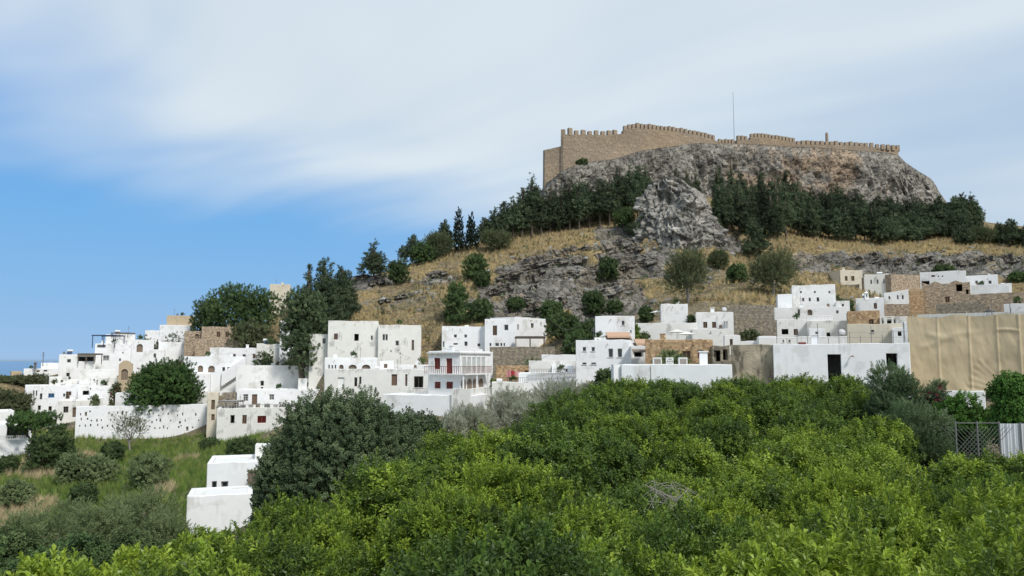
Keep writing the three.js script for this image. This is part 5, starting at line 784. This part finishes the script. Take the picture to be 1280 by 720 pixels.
// --- orange orchard in front
{
  const R = rng(2031); let id = 0; const sp = 3.8;
  const labels = ['dense green orange tree in the orchard', 'deep green orange tree in the orchard', 'yellow-green orange tree full of fresh shoots in the orchard'];
  for (let d = 9.2; d < 53; d += sp * lerp(.95, 1.08, d / 53)) for (let x = -8; x < d * .82 + 5; x += sp) {
    const px = x + (R() - .5) * 1.3 + (Math.round(d / sp) % 2) * sp * .5, pd = d + (R() - .5) * 1.2, left = pd < 14 ? -5.6 : pd < 33 ? lerp(-6.2, -5.4, (pd - 14) / 19) : lerp(-4.6, 6.5, (pd - 33) / 18);
    const r1 = R(), r2 = R(), r3 = R();
    if (px < left || px > pd * .82 + 5) continue;
    const u = 640 + px / pd * F; if (pd > 27 && u > 1175 && u < 1330) continue; if (pd > 34 && u > 1175) continue; if (pd > 46 && u > 1060) continue; if (pd > 39 && u > 1075) continue;
    const y = Y(px, -pd); // crowns reach a common, gently uneven level
    const lvl = pd < 12 ? -2.15 - .55 * sstep(-1.2, -4.2, px) : pd < 30 ? -3.0 - .5 * sstep(-3, -6, px) : lerp(-3.0, -1.35, sstep(30, 47, pd)); const top = EYE + lvl + fbm(px * .11, 2, pd * .11, 2) * 2.0 + (r1 - .5) * .8 - (pd > 30 ? sstep(1, -4, px) * .6 : 0);
    const h = Math.max(2.2, top - y), w = 4.1 + r2 * 1.0, far = pd > 24, hueN = clamp(fbm(px * .07, 5, pd * .07, 2) * .8 + (r3 - .5) * .55, -1, px < -1.5 ? .08 : 1);
    const pal = hueN > .10 ? 'citrusYellow' : hueN < -.11 ? 'citrusDeep' : 'citrus', near = pd < 16;
    tree('citrus', 'orange_tree', labels[pal === 'citrus' ? 0 : pal === 'citrusDeep' ? 1 : 2], 'tree', pal === 'citrus' ? 'dense green orange trees' : pal === 'citrusDeep' ? 'deep green orange trees' : 'yellow-green orange trees', new THREE.Vector3(px, y, -pd), w, h, 300 + id, { far, pal, count: near ? 4400 : far ? 1900 : 3300, size: near ? 1 : far ? 1.05 : 1.1, young: pal === 'citrusYellow' ? (far ? 260 : 700) : pal === 'citrus' ? (far ? 0 : 120) : 0 }); id++;
  }
  for (const [u, v, d] of [[175, 694, 10.5], [75, 704, 10], [262, 672, 14], [250, 664, 19]]) { const p = ground(u, d); tree('citrus', 'orange_tree', 'yellow-green orange tree full of fresh shoots in the orchard', 'tree', 'yellow-green orange trees', p, 2.2, at(u, v, d).y - p.y, 290 + u, { pal: 'citrusYellow', count: 2200, young: 500 }); }
  for (const [u, v, d] of [[1078, 484, 45], [1040, 486, 49], [1205, 566, 27], [1262, 566, 26.5], [1310, 570, 26]]) { const p = ground(u, d); tree('citrus', 'orange_tree', 'dense green orange tree in the orchard', 'tree', 'dense green orange trees', p, 3.4, at(u, v, d).y - p.y, 290 + u, { far: true, pal: 'citrus', count: 2000 }); }
  console.log('orange trees', id);
}
// --- big carob and neighbours
treeAt('carob', 'carob_tree', 'huge dark green carob tree standing before the white village houses', 'tree', null, 436, 640, 484, 205, 61, { d: 46, count: 12000 });
treeAt('carob', 'carob_tree', 'dark lower carob tree leaning out beside the huge one', 'tree', null, 360, 640, 548, 95, 62, { d: 45, count: 4200 });
treeAt('carob', 'carob_tree', 'small dark carob filling the gap beside olive trees', 'tree', null, 520, 600, 512, 80, 63, { d: 50, count: 3200 });
for (const [u, vt, w, d, s] of [[590, 505, 70, 64, 1], [640, 484, 80, 70, 2], [700, 472, 90, 72, 3], [745, 478, 50, 74, 4], [562, 520, 50, 58, 5], [665, 500, 70, 62, 6]]) treeAt('olive', 'olive_tree', 'airy silver-grey olive tree between orchard and white terraces', 'tree', 'silvery olive trees', u, 560, vt, w, 70 + s, { d, count: 1500, size: 1.2 });
treeAt('ball', 'bush', 'dark green bush at the corner of the long low house', 'bush', null, 757, 500, 460, 30, 81, { d: 58, count: 700, geo: G.carob });
treeAt('ball', 'orange_shrub', 'clipped grey-green shrub in front of the ochre stone house', 'shrub', null, 842, 455, 435, 52, 82, { d: 70, pal: 'greyBush', count: 900, geo: G.carob });
// --- oleanders and the round tree by the fence
treeAt('ball', 'oleander', 'tall grey-green oleander before the plain white house', 'shrub', null, 1122, 560, 453, 78, 91, { d: 42, pal: 'oleander', geo: G.oleander, count: 3600, limbs: 8, lobes: 16 });
treeAt('ball', 'oleander', 'dusty lower oleander beside the wire lattice fence', 'shrub', null, 1150, 580, 500, 95, 92, { d: 37, pal: 'oleander', geo: G.oleander, count: 3200 });
treeAt('ball', 'oleander', 'pink-flowering oleander in front of the beige sheeting', 'shrub', null, 1172, 540, 477, 30, 93, { d: 41, pal: 'oleander', geo: G.oleander, count: 900, flower: 260, fpal: [[.55, .06, .12], [.65, .14, .20]], fsize: 2.2 });
treeAt('ball', 'garden_bush', 'bright green garden bush with white blossom beside the round tree', 'bush', null, 1196, 560, 489, 84, 94, { d: 40, pal: 'mulberry', geo: G.carob, count: 1900, flower: 30, fpal: [[.7, .7, .62], [.75, .72, .5]], fsize: 1.3 });
treeAt('ball', 'mulberry_tree', 'round bright green mulberry tree behind the pale panel fence', 'tree', null, 1275, 560, 464, 88, 95, { d: 36, pal: 'mulberry', geo: G.mulberry, count: 3800, clear: .35, lobes: 16 });
{ const l = []; const R = rng(4); for (let i = 0; i < 60; i++) { const p = ground(1236 + R() * 90, 30 + R() * .8); l.push({ p: new THREE.Vector3(p.x, p.y, p.z), n: new THREE.Vector3(R() - .5, 3, R() - .5).normalize(), a: R() * 6, s: 3 + R() * 3, c: PAL.straw[2].map(q => q * .6) }); } const w = new THREE.Group(); w.name = 'dry_weeds'; w.userData = { kind: 'stuff', label: 'dry weeds growing along the pale panel fence', category: 'weeds' }; scene.add(w); foliage('weed_blades', G.grass, M.straw, l, w); }
// --- bare grey twigs poking out of one orange tree
{ const t = thing('dead_branch', 'tangle of bare grey twigs among the green orange trees', 'branch'), p = at(832, 612, 19.5), R = rng(9); t.position.copy(p); const l = []; for (let i = 0; i < 42; i++) { const p0 = new THREE.Vector3((R() - .5) * 1.1, (R() - .5) * .5, (R() - .5) * .5), L = .3 + R() * .5, a = -.9 + (R() - .5) * 1.5; const p2 = p0.clone().add(new THREE.Vector3(Math.cos(a) * L * (R() > .5 ? 1 : -1), Math.sin(a) * L * .8, (R() - .5) * L)), p1 = p0.clone().lerp(p2, .5); p1.y += .08 * R(); p1.x += (R() - .5) * .1; l.push(taperTube([p0, p1, p2], .010, .003, 4, 4)); } part('twigs', merge(l), M.pale, t); }

// --- lower left: dark trees of the valley, bushes on the grassy slope
for (const [u, vt, w, d, s, label] of [[20, 662, 110, 33, 1, 'dark valley tree with glossy crown beside the slope'], [95, 668, 110, 30, 2, 'dark valley tree below the pale olive bushes'], [160, 668, 80, 34, 3, 'dark valley tree beside the white lower terrace block'], [-20, 672, 100, 26, 4, 'dark valley tree at the very edge of the orchard'], [215, 682, 60, 30, 5, 'dark valley tree touching the orange trees'], [60, 690, 100, 22, 6, 'low dark valley tree under the others']]) treeAt('ball', 'valley_tree', label, 'tree', 'valley trees', u, 720, vt, w, 120 + s, { d, count: 3000, pal: s % 2 ? 'bush' : 'leafy', geo: G.carob, lobes: 16 });
for (const [u, vt, w, d, s] of [[198, 606, 85, 48, 1], [130, 628, 85, 44, 2], [215, 640, 70, 42, 3], [165, 612, 70, 55, 4], [70, 630, 80, 50, 5], [100, 622, 60, 56, 6], [30, 642, 70, 46, 7]]) treeAt('olive', 'olive_bush', 'pale grey-green olive bush on the valley floor', 'bush', 'valley olive bushes', u, 700, vt, w, 130 + s, { d, count: 1500, pal: 'greyBush', size: 1.15, clear: .08 });
[[187, 612, 563, 62, 'round dark green bush on the grassy slope under the niche wall'], [122, 606, 566, 52, 'grey-green bush in the middle of the grassy slope'], [90, 606, 564, 42, 'darker bush joined to the grey-green one on the slope'], [104, 632, 604, 36, 'low bush at the bottom of the grassy slope'], [20, 634, 600, 44, 'silvery bush at the slope edge beside the boulder'], [140, 578, 552, 30, 'small bush under the slope tree'], [52, 590, 540, 44, 'dark bush under the restaurant trellis'], [75, 575, 545, 36, 'second dark bush under the restaurant trellis'], [305, 575, 546, 50, 'dark bush under the house with one red shutter'], [335, 580, 552, 36, 'dark bush beside the stepped white wall'], [262, 562, 548, 26, 'low scrub at the foot of the narrow tan house'], [10, 592, 570, 24, 'little scrub bush beside the boulder']]
  .forEach(([u, vb, vt, w, label], i) => treeAt('ball', 'slope_bush', label, 'bush', 'bushes on the grassy slope', u, vb, vt, w, 150 + i, { from: 60, pal: [0, 1, 2, 4].includes(i) ? 'greyBush' : 'bush', count: 1100, geo: G.carob, size: 1.3 }));
treeAt('olive', 'slope_tree', 'thin-leaved tree standing before the niche wall', 'tree', null, 163, 566, 514, 48, 171, { from: 80, pal: 'hillOlive', count: 800 });
treeAt('ball', 'ficus_tree', 'broad round dark green ficus tree on the white terrace', 'tree', null, 204, 508, 446, 96, 172, { d: 134, pal: 'ficus', geo: G.broad, count: 5200, clear: .22, lobes: 18, size: 1.25 });
treeAt('ball', 'trellis_tree', 'leafy trellis tree shading the restaurant terrace', 'tree', null, 45, 560, 511, 66, 173, { d: 106, pal: 'ficus', geo: G.broad, count: 900, clear: .8, lobes: 12 });
treeAt('ball', 'trellis_tree', 'tall leafy trellis tree at the corner of the low front house', 'tree', null, 76, 560, 528, 30, 174, { d: 104, pal: 'bush', geo: G.broad, count: 600 });
for (const [u, vt, w, s] of [[8, 471, 40, 1], [28, 468, 40, 2], [45, 466, 34, 3], [64, 473, 16, 4], [-8, 474, 40, 5], [14, 480, 44, 6]]) treeAt('ball', 'hedge_tree', 'rounded hedge tree before the sea beside the low far house', 'tree', 'hedge trees by the sea', u, 500, vt, w, 180 + s, { d: 158, pal: 'hillOlive', geo: G.broad, count: 1100, clear: .05 });
for (const [u, vt, w, s] of [[4, 484, 40, 1], [30, 490, 24, 2], [16, 498, 30, 3], [-6, 500, 30, 4]]) treeAt('ball', 'hedge_bush', 'low scrubby bush on the bank below the hedge trees', 'bush', 'bank bushes below the hedge', u, 500, vt, w, 260 + s, { d: 146, pal: 'hillOlive', geo: G.broad, count: 700 });
treeAt('ball', 'bougainvillea', 'reddish brown creeper beside the small gabled chapel', 'creeper', null, 144, 500, 478, 16, 185, { d: 147, pal: 'bush', geo: G.bush, count: 300, flower: 160, fpal: [[.22, .08, .07], [.28, .12, .09]], fsize: 4 });
// --- leafy trees by the brown stone house and the tall dark pair
[[285, 440, 352, 76, 'leafy', 'big leafy tree over the brown stone house'], [256, 425, 372, 44, 'bush', 'leafy tree with dark crown against the sea sky'], [322, 440, 358, 56, 'leafy', 'leafy tree with pale drooping branches beside the tall dark pair'], [310, 445, 398, 60, 'hillOlive', 'low spreading tree beside the brown stone house'], [340, 450, 425, 40, 'bush', 'low shrub under the tall dark pair']].forEach(([u, vb, vt, w, pal, label], i) => treeAt('ball', 'leafy_tree', label, 'tree', 'trees by the brown stone house', u, vb, vt, w, 190 + i, { d: [176, 182, 172, 166, 158][i], pal, geo: G.broad, count: [2200, 1200, 1400, 900, 500][i], size: 1.45, clear: .1, lobes: 15 }));
treeAt('ball', 'dark_tree', 'tall dark evergreen with bare lower trunk beside the long weathered house', 'tree', null, 378, 452, 357, 70, 196, { d: 139, pal: 'carob', geo: G.broad, count: 3000, size: 1.35, clear: .18, lobes: 20 });
treeAt('pine', 'dark_tree', 'dense dark pine behind the bare-trunked evergreen', 'tree', null, 402, 430, 318, 84, 197, { d: 152, count: 2200, bare: .05, size: 1.1 });
treeAt('pine', 'dark_tree', 'second dense dark pine joined to its taller neighbour', 'tree', null, 426, 430, 330, 54, 198, { d: 156, count: 1300, bare: .05, size: 1.1 });
treeAt('pine', 'dark_tree', 'pointed dark pine top rising over the bare-trunked evergreen', 'tree', null, 382, 430, 319, 38, 199, { d: 154, count: 600, bare: .1 });
for (const [u, vt, w, d, pal, label] of [[215, 413, 34, 176, 'bush', 'dark shrub on the chapel-like house roof garden'], [195, 425, 16, 177, 'bush', 'narrow shrub beside the large dark arch'], [330, 436, 26, 150, 'bush', 'green shrub before the little white garden house'], [357, 448, 34, 146, 'hillOlive', 'olive green scrub under the bare-trunked evergreen'], [176, 418, 22, 177, 'hillOlive', 'rooftop garden shrub over the large dark arch'], [120, 470, 14, 158, 'bush', 'potted shrub on the white arched terrace'], [612, 470, 34, 112, 'lush', 'bright shrub beside the tan stone house'], [668, 446, 40, 124, 'greyBush', 'grey shrub before the retaining stone wall'], [806, 416, 20, 106, 'bush', 'dark shrub on the long white terrace wall'], [796, 408, 8, 100, 'lush', 'narrow green shrub beside the white cube house'], [1052, 368, 22, 136, 'bush', 'dark garden shrub beside the tall house with little windows'], [1066, 374, 14, 134, 'bush', 'small garden shrub near the bell niche'], [866, 393, 10, 112, 'bush', 'dark potted shrub on the niche house terrace'], [118, 493, 14, 146, 'greyBush', 'spiky agave shrub beside the low front house'], [940, 412, 30, 108, 'hillOlive', 'weedy shrubs at the ruined stone wall'], [322, 590, 14, 71, 'greyBush', 'potted grey shrub on the valley house roof']]) treeAt('ball', 'shrub', label, 'shrub', 'village shrubs', u, 500, vt, w, u, { d, pal, count: 260, geo: G.broad });

for (const t of scene.children.filter(o => o.userData.plant)) { const R = rng(Math.round(t.position.x * 10)), r = t.userData.plant; delete t.userData.plant; foliage('plant_leaves', G.carob, M.leafMatt, fill([[0, .34 + r * .6, 0, r * .6, r * .7, r * .6]], 45, R, R() > .5 ? PAL.bush : PAL.leafy, { shell: .8 }), t); }
// --- hillside
const HG = 'pines on the hill', HB = 'hillside bushes';
[[467, 352, 298, 38, 'pine', 'lone pine on the hill shoulder against the sky'], [516, 330, 291, 40, 'pine', 'dark pine with a crooked top on the ridge'], [530, 330, 300, 34, 'ball', 'rounded dark bush tree on the ridge'], [556, 316, 270, 26, 'pine', 'slim pine beside the cypress'], [548, 322, 290, 36, 'olive', 'grey-green ridge tree before the slim pine'], [573, 316, 259, 15, 'cypress', 'taller pointed cypress on the ridge'], [589, 313, 267, 17, 'cypress', 'shorter blunt cypress on the ridge'], [620, 314, 286, 40, 'olive', 'spreading olive tree below the ridge pines'], [594, 352, 316, 34, 'ball', 'round green bush halfway down the dry slope'], [603, 358, 338, 20, 'ball', 'small bush joined to the round one on the dry slope'], [497, 355, 324, 32, 'ball', 'rounded bush on the hill shoulder'], [570, 408, 350, 34, 'ball', 'tall dark bush above the white row'], [601, 402, 374, 32, 'ball', 'low dark bush beside the tall one above the white row'], [803, 298, 264, 40, 'pine', 'dark spreading pine at the foot of the crag'], [780, 286, 259, 30, 'ball', 'green bush beside the crag'], [888, 298, 264, 36, 'pine', 'dark low pine beside the crag corner'], [860, 378, 310, 60, 'olive', 'large olive-green tree above the tower-like house'], [898, 336, 314, 24, 'olive', 'small olive tree on the golden grass'], [966, 370, 308, 64, 'olive', 'large rounded olive-green tree above the ruined wall'], [945, 322, 268, 44, 'pine', 'dark ragged pine below the pine wood'], [922, 352, 330, 26, 'ball', 'low grey-green bush on the golden grass'], [761, 352, 320, 28, 'ball', 'dark bush clinging to the rock ledges'], [742, 395, 362, 30, 'ball', 'dark bush at the foot of the rock ledges'], [690, 400, 376, 30, 'ball', 'bush beside the white end house'], [705, 425, 388, 50, 'ball', 'spreading bush above the grey retaining wall'], [735, 432, 398, 40, 'ball', 'large bush beside the white cube house'], [722, 445, 410, 36, 'ball', 'green bush below the spreading one'], [768, 392, 376, 20, 'ball', 'little bush above the white cube house'], [808, 402, 384, 14, 'ball', 'little shrub beside the tower-like house'], [1272, 352, 340, 18, 'ball', 'small bush beyond the white lower block'], [1250, 305, 276, 24, 'pine', 'thin pine at the tail of the cliff'], [1266, 308, 270, 34, 'pine', 'open-crowned pine on the skyline past the cliff'], [1288, 310, 275, 30, 'pine', 'broad pine at the end of the ridge'], [1224, 305, 282, 40, 'olive', 'grey-green tree at the tail of the cliff'], [1205, 306, 280, 28, 'pine', 'dark pine before the tail of the cliff'], [1130, 300, 268, 30, 'pine', 'pine in front of the wood edge'], [1180, 345, 330, 26, 'ball', 'olive scrub bush above the low white house'], [645, 386, 372, 22, 'ball', 'bush above the taller white house']]
  .forEach(([u, vb, vt, w, k, label], i) => treeAt(k, k === 'pine' ? 'pine_tree' : k === 'cypress' ? 'cypress_tree' : k === 'olive' ? 'olive_tree' : 'hill_bush', label, k === 'ball' ? 'bush' : 'tree', k === 'ball' ? HB : null, u, vb, vt, w * 1.12, 400 + i, { pal: k === 'olive' ? 'hillOlive' : k === 'ball' ? (i % 3 === 2 ? 'leafy' : 'bush') : undefined, count: k === 'olive' ? 2200 : k === 'ball' ? 900 : 620, geo: k === 'ball' ? G.broad : undefined, clear: k === 'olive' ? .08 : undefined, size: k === 'olive' ? 2.1 : k === 'ball' ? 1.35 : 1, lobes: 13 }));
{ // pine woods: [u, foot v, top v, width px]
  const R = rng(515); let n = 0;
  const wood = (list, label, group) => list.forEach(([u, vb, vt, w]) => treeAt('pine', 'pine_tree', label, 'tree', group, u, vb, vt, w * 1.16, 600 + n++, { count: 700, bare: .18 + R() * .16, size: .95, tone: .55 + R() * .95 }));
  const a = []; // left wood: skyline rises to the fortress
  [[606, 304, 272, 24], [618, 303, 262, 28], [630, 300, 250, 30], [642, 299, 248, 28], [653, 297, 232, 32], [665, 296, 219, 30], [676, 294, 240, 30], [688, 291, 238, 32], [700, 290, 244, 32], [712, 288, 232, 30], [724, 287, 228, 32], [737, 285, 236, 32], [750, 283, 232, 32], [762, 282, 226, 30], [775, 278, 216, 30], [788, 274, 214, 26], [800, 268, 210, 22]].forEach(q => a.push([q[0], q[1], q[2] - (q[0] > 680 ? 11 : 4), q[3]]));
  wood(a, 'dark pine in the wood climbing to the fortress corner', 'pines of the wood below the fortress corner');
  wood(a.map(([u, vb, vt, w]) => [u + 7, vb - 9, vt + 2 + R() * 16, w * .8]).slice(1), 'dark pine deeper in the wood below the fortress corner', 'inner pines below the fortress corner');
  const b = []; for (let u = 899; u < 1215; u += 10.5) { const vb = u < 960 ? 292 : 299 + 4 * Math.sin(u * .03), top = u < 930 ? 212 + R() * 8 : u < 1000 ? 222 + R() * 16 : u < 1110 ? lerp(238, 250, (u - 1000) / 110) + R() * 14 : 254 + R() * 14; const up = u > 950 ? 15 : 6; b.push([u + R() * 5, vb + R() * 4, top + 14 - up + R() * 20, 20 + R() * 9]); b.push([u + 5 + R() * 5, vb - 9 + R() * 3, top + 4 - up + R() * 14, 19 + R() * 9]); b.push([u + R() * 6, vb - 17 + R() * 3, top - 5 - up + R() * 10, 18 + R() * 9]); }
  wood(b, 'dark pine in the dense wood under the cliff', 'pines of the wood under the cliff');
  [[852, 205, 24], [864, 207, 26], [876, 211, 22]].forEach(([u, vt, w]) => treeAt('pine', 'pine_tree', 'small dark pine between crag and cliff', 'tree', 'pines between crag and cliff', u, 0, vt, w, 590 + u, { d: 240, count: 520, bare: .05 }));
  wood([], 'small dark pine between crag and cliff', 'pines between crag and cliff');
  console.log('wood pines', n);
}
{ const t = thing('cliff_shrub', 'dark shrub rooted in the cliff at the foot of the fortress wall', 'shrub'), R = rng(6); t.position.copy(at(729, 206, 256)); const lb = [[0, .8, 0, 1.4, 1.0, 1.2], [-1.2, .4, 0, 1.1, .8, 1]]; part('stem', trunkGeo(.8, .1, lb, R, 2), M.bark, t); foliage('crown', G.bush, M.leafMatt, fill(lb, 400, R, PAL.bush, { size: 1.4 }), t); }

// --- ground cover: dry grass, low scrub, loose stones, green grass of the valley slope
{
  const R = rng(31), grass = [], scrub = [], stones = [], lush = [];
  const sc = (n, x0, x1, z0, z1, fn) => { for (let i = 0; i < n; i++) { const x = lerp(x0, x1, R()), z = lerp(z0, z1, R()); fn(x, z, Y(x, z), rockMask(x, z), fbm(x * .06, 9, z * .06, 3)); } };
  const it = (x, y, z, s, c, k = .25) => ({ p: new THREE.Vector3(x, y, z), n: new THREE.Vector3((R() - .5) * k, 1, (R() - .5) * k).normalize(), a: R() * 6.28, s, c });
  const inTown = (x, z) => z > -140 - 8 * sstep(20, 60, x) * 0;
  sc(60000, -50, 175, -250, -140, (x, z, y, m, n) => { if (m > .45 || y < EYE + 3 || n < -.12) return; const c = PAL.straw[Math.floor(R() * 3)], b = .8 + .35 * R(); grass.push(it(x, y, z, .9 + R() * 1.3, c.map(q => q * b))); });
  sc(16000, -50, 175, -250, -136, (x, z, y, m, n) => { if (y < EYE + 3 || R() > clamp(.16 + n * .9 + m * .32)) return; const p = R() > .35 ? PAL.greyBush : PAL.hillOlive, c = p[Math.floor(R() * 3)]; scrub.push(it(x, y - .05, z, .7 + R() * 1.5, R() > .75 ? [.16, .13, .08] : c, .5)); });
  sc(9000, -50, 175, -250, -136, (x, z, y, m) => { if (y < EYE + 3 || R() > .10 + m * .7) return; stones.push(it(x, y - .08, z, .12 + Math.pow(R(), 5) * .75, (k => [k, k * .98, k * .93])(.17 + R() * .11), 1.4)); });
  sc(26000, -100, -22, -130, -60, (x, z, y, m, n) => { if (y > EYE - 11.2 + (R() - .5)) return; const c = n > .10 ? PAL.straw[2] : PAL.lush[Math.floor(R() * 3)], b = .8 + .4 * R(); lush.push(it(x, y, z, 1.0 + R() * 1.2, c.map(q => q * b))); });
  const put = (name, label, cat, geo, mat, items) => { const o = foliage(numbered(name), geo, mat, items, scene); o.userData = { kind: 'stuff', label, category: cat }; return o; };
  put('dry_grass', 'golden dry grass covering the hillside', 'grass', G.grass, M.straw, grass);
  put('scrub', 'low grey-green scrub dotted over the hillside', 'scrub', G.broad, M.leafMatt, scrub);
  const sg = new THREE.IcosahedronGeometry(1, 1); { const p = sg.attributes.position; for (let i = 0; i < p.count; i++) { const x = p.getX(i), y = p.getY(i), z = p.getZ(i), k = 1 + .35 * noise(x * 1.7, y * 1.7, z * 1.7); p.setXYZ(i, x * k * 1.2, y * k * .75, z * k); } sg.computeVertexNormals(); }
  put('loose_stones', 'grey loose stones scattered over the hillside', 'stones', sg, std(lin(1, 1, 1), .95), stones);
  put('valley_grass', 'lush mixed grass on the slope under the niche wall', 'grass', G.grass, M.straw, lush);
  const bo = thing('boulder', 'pale orange boulder beside the restaurant terrace', 'boulder'); bo.position.copy(hit(22, 568, 80)); const bg = new THREE.IcosahedronGeometry(2.2, 12), p = bg.attributes.position; for (let i = 0; i < p.count; i++) { const x = p.getX(i), y = p.getY(i), z = p.getZ(i), k = 1 + .3 * fbm(x * .5, y * .5, z * .5, 4) + .15 * blocky(x * .4, y * .4, z * .4, 3); p.setXYZ(i, x * k * 1.15, y * k * .6, z * k * .8); } const bg2 = mergeVertices(bg, 1e-3); bg2.computeVertexNormals(); part('stone', bg2, M.wallPlain, bo);
}
renderer.render(scene, camera);
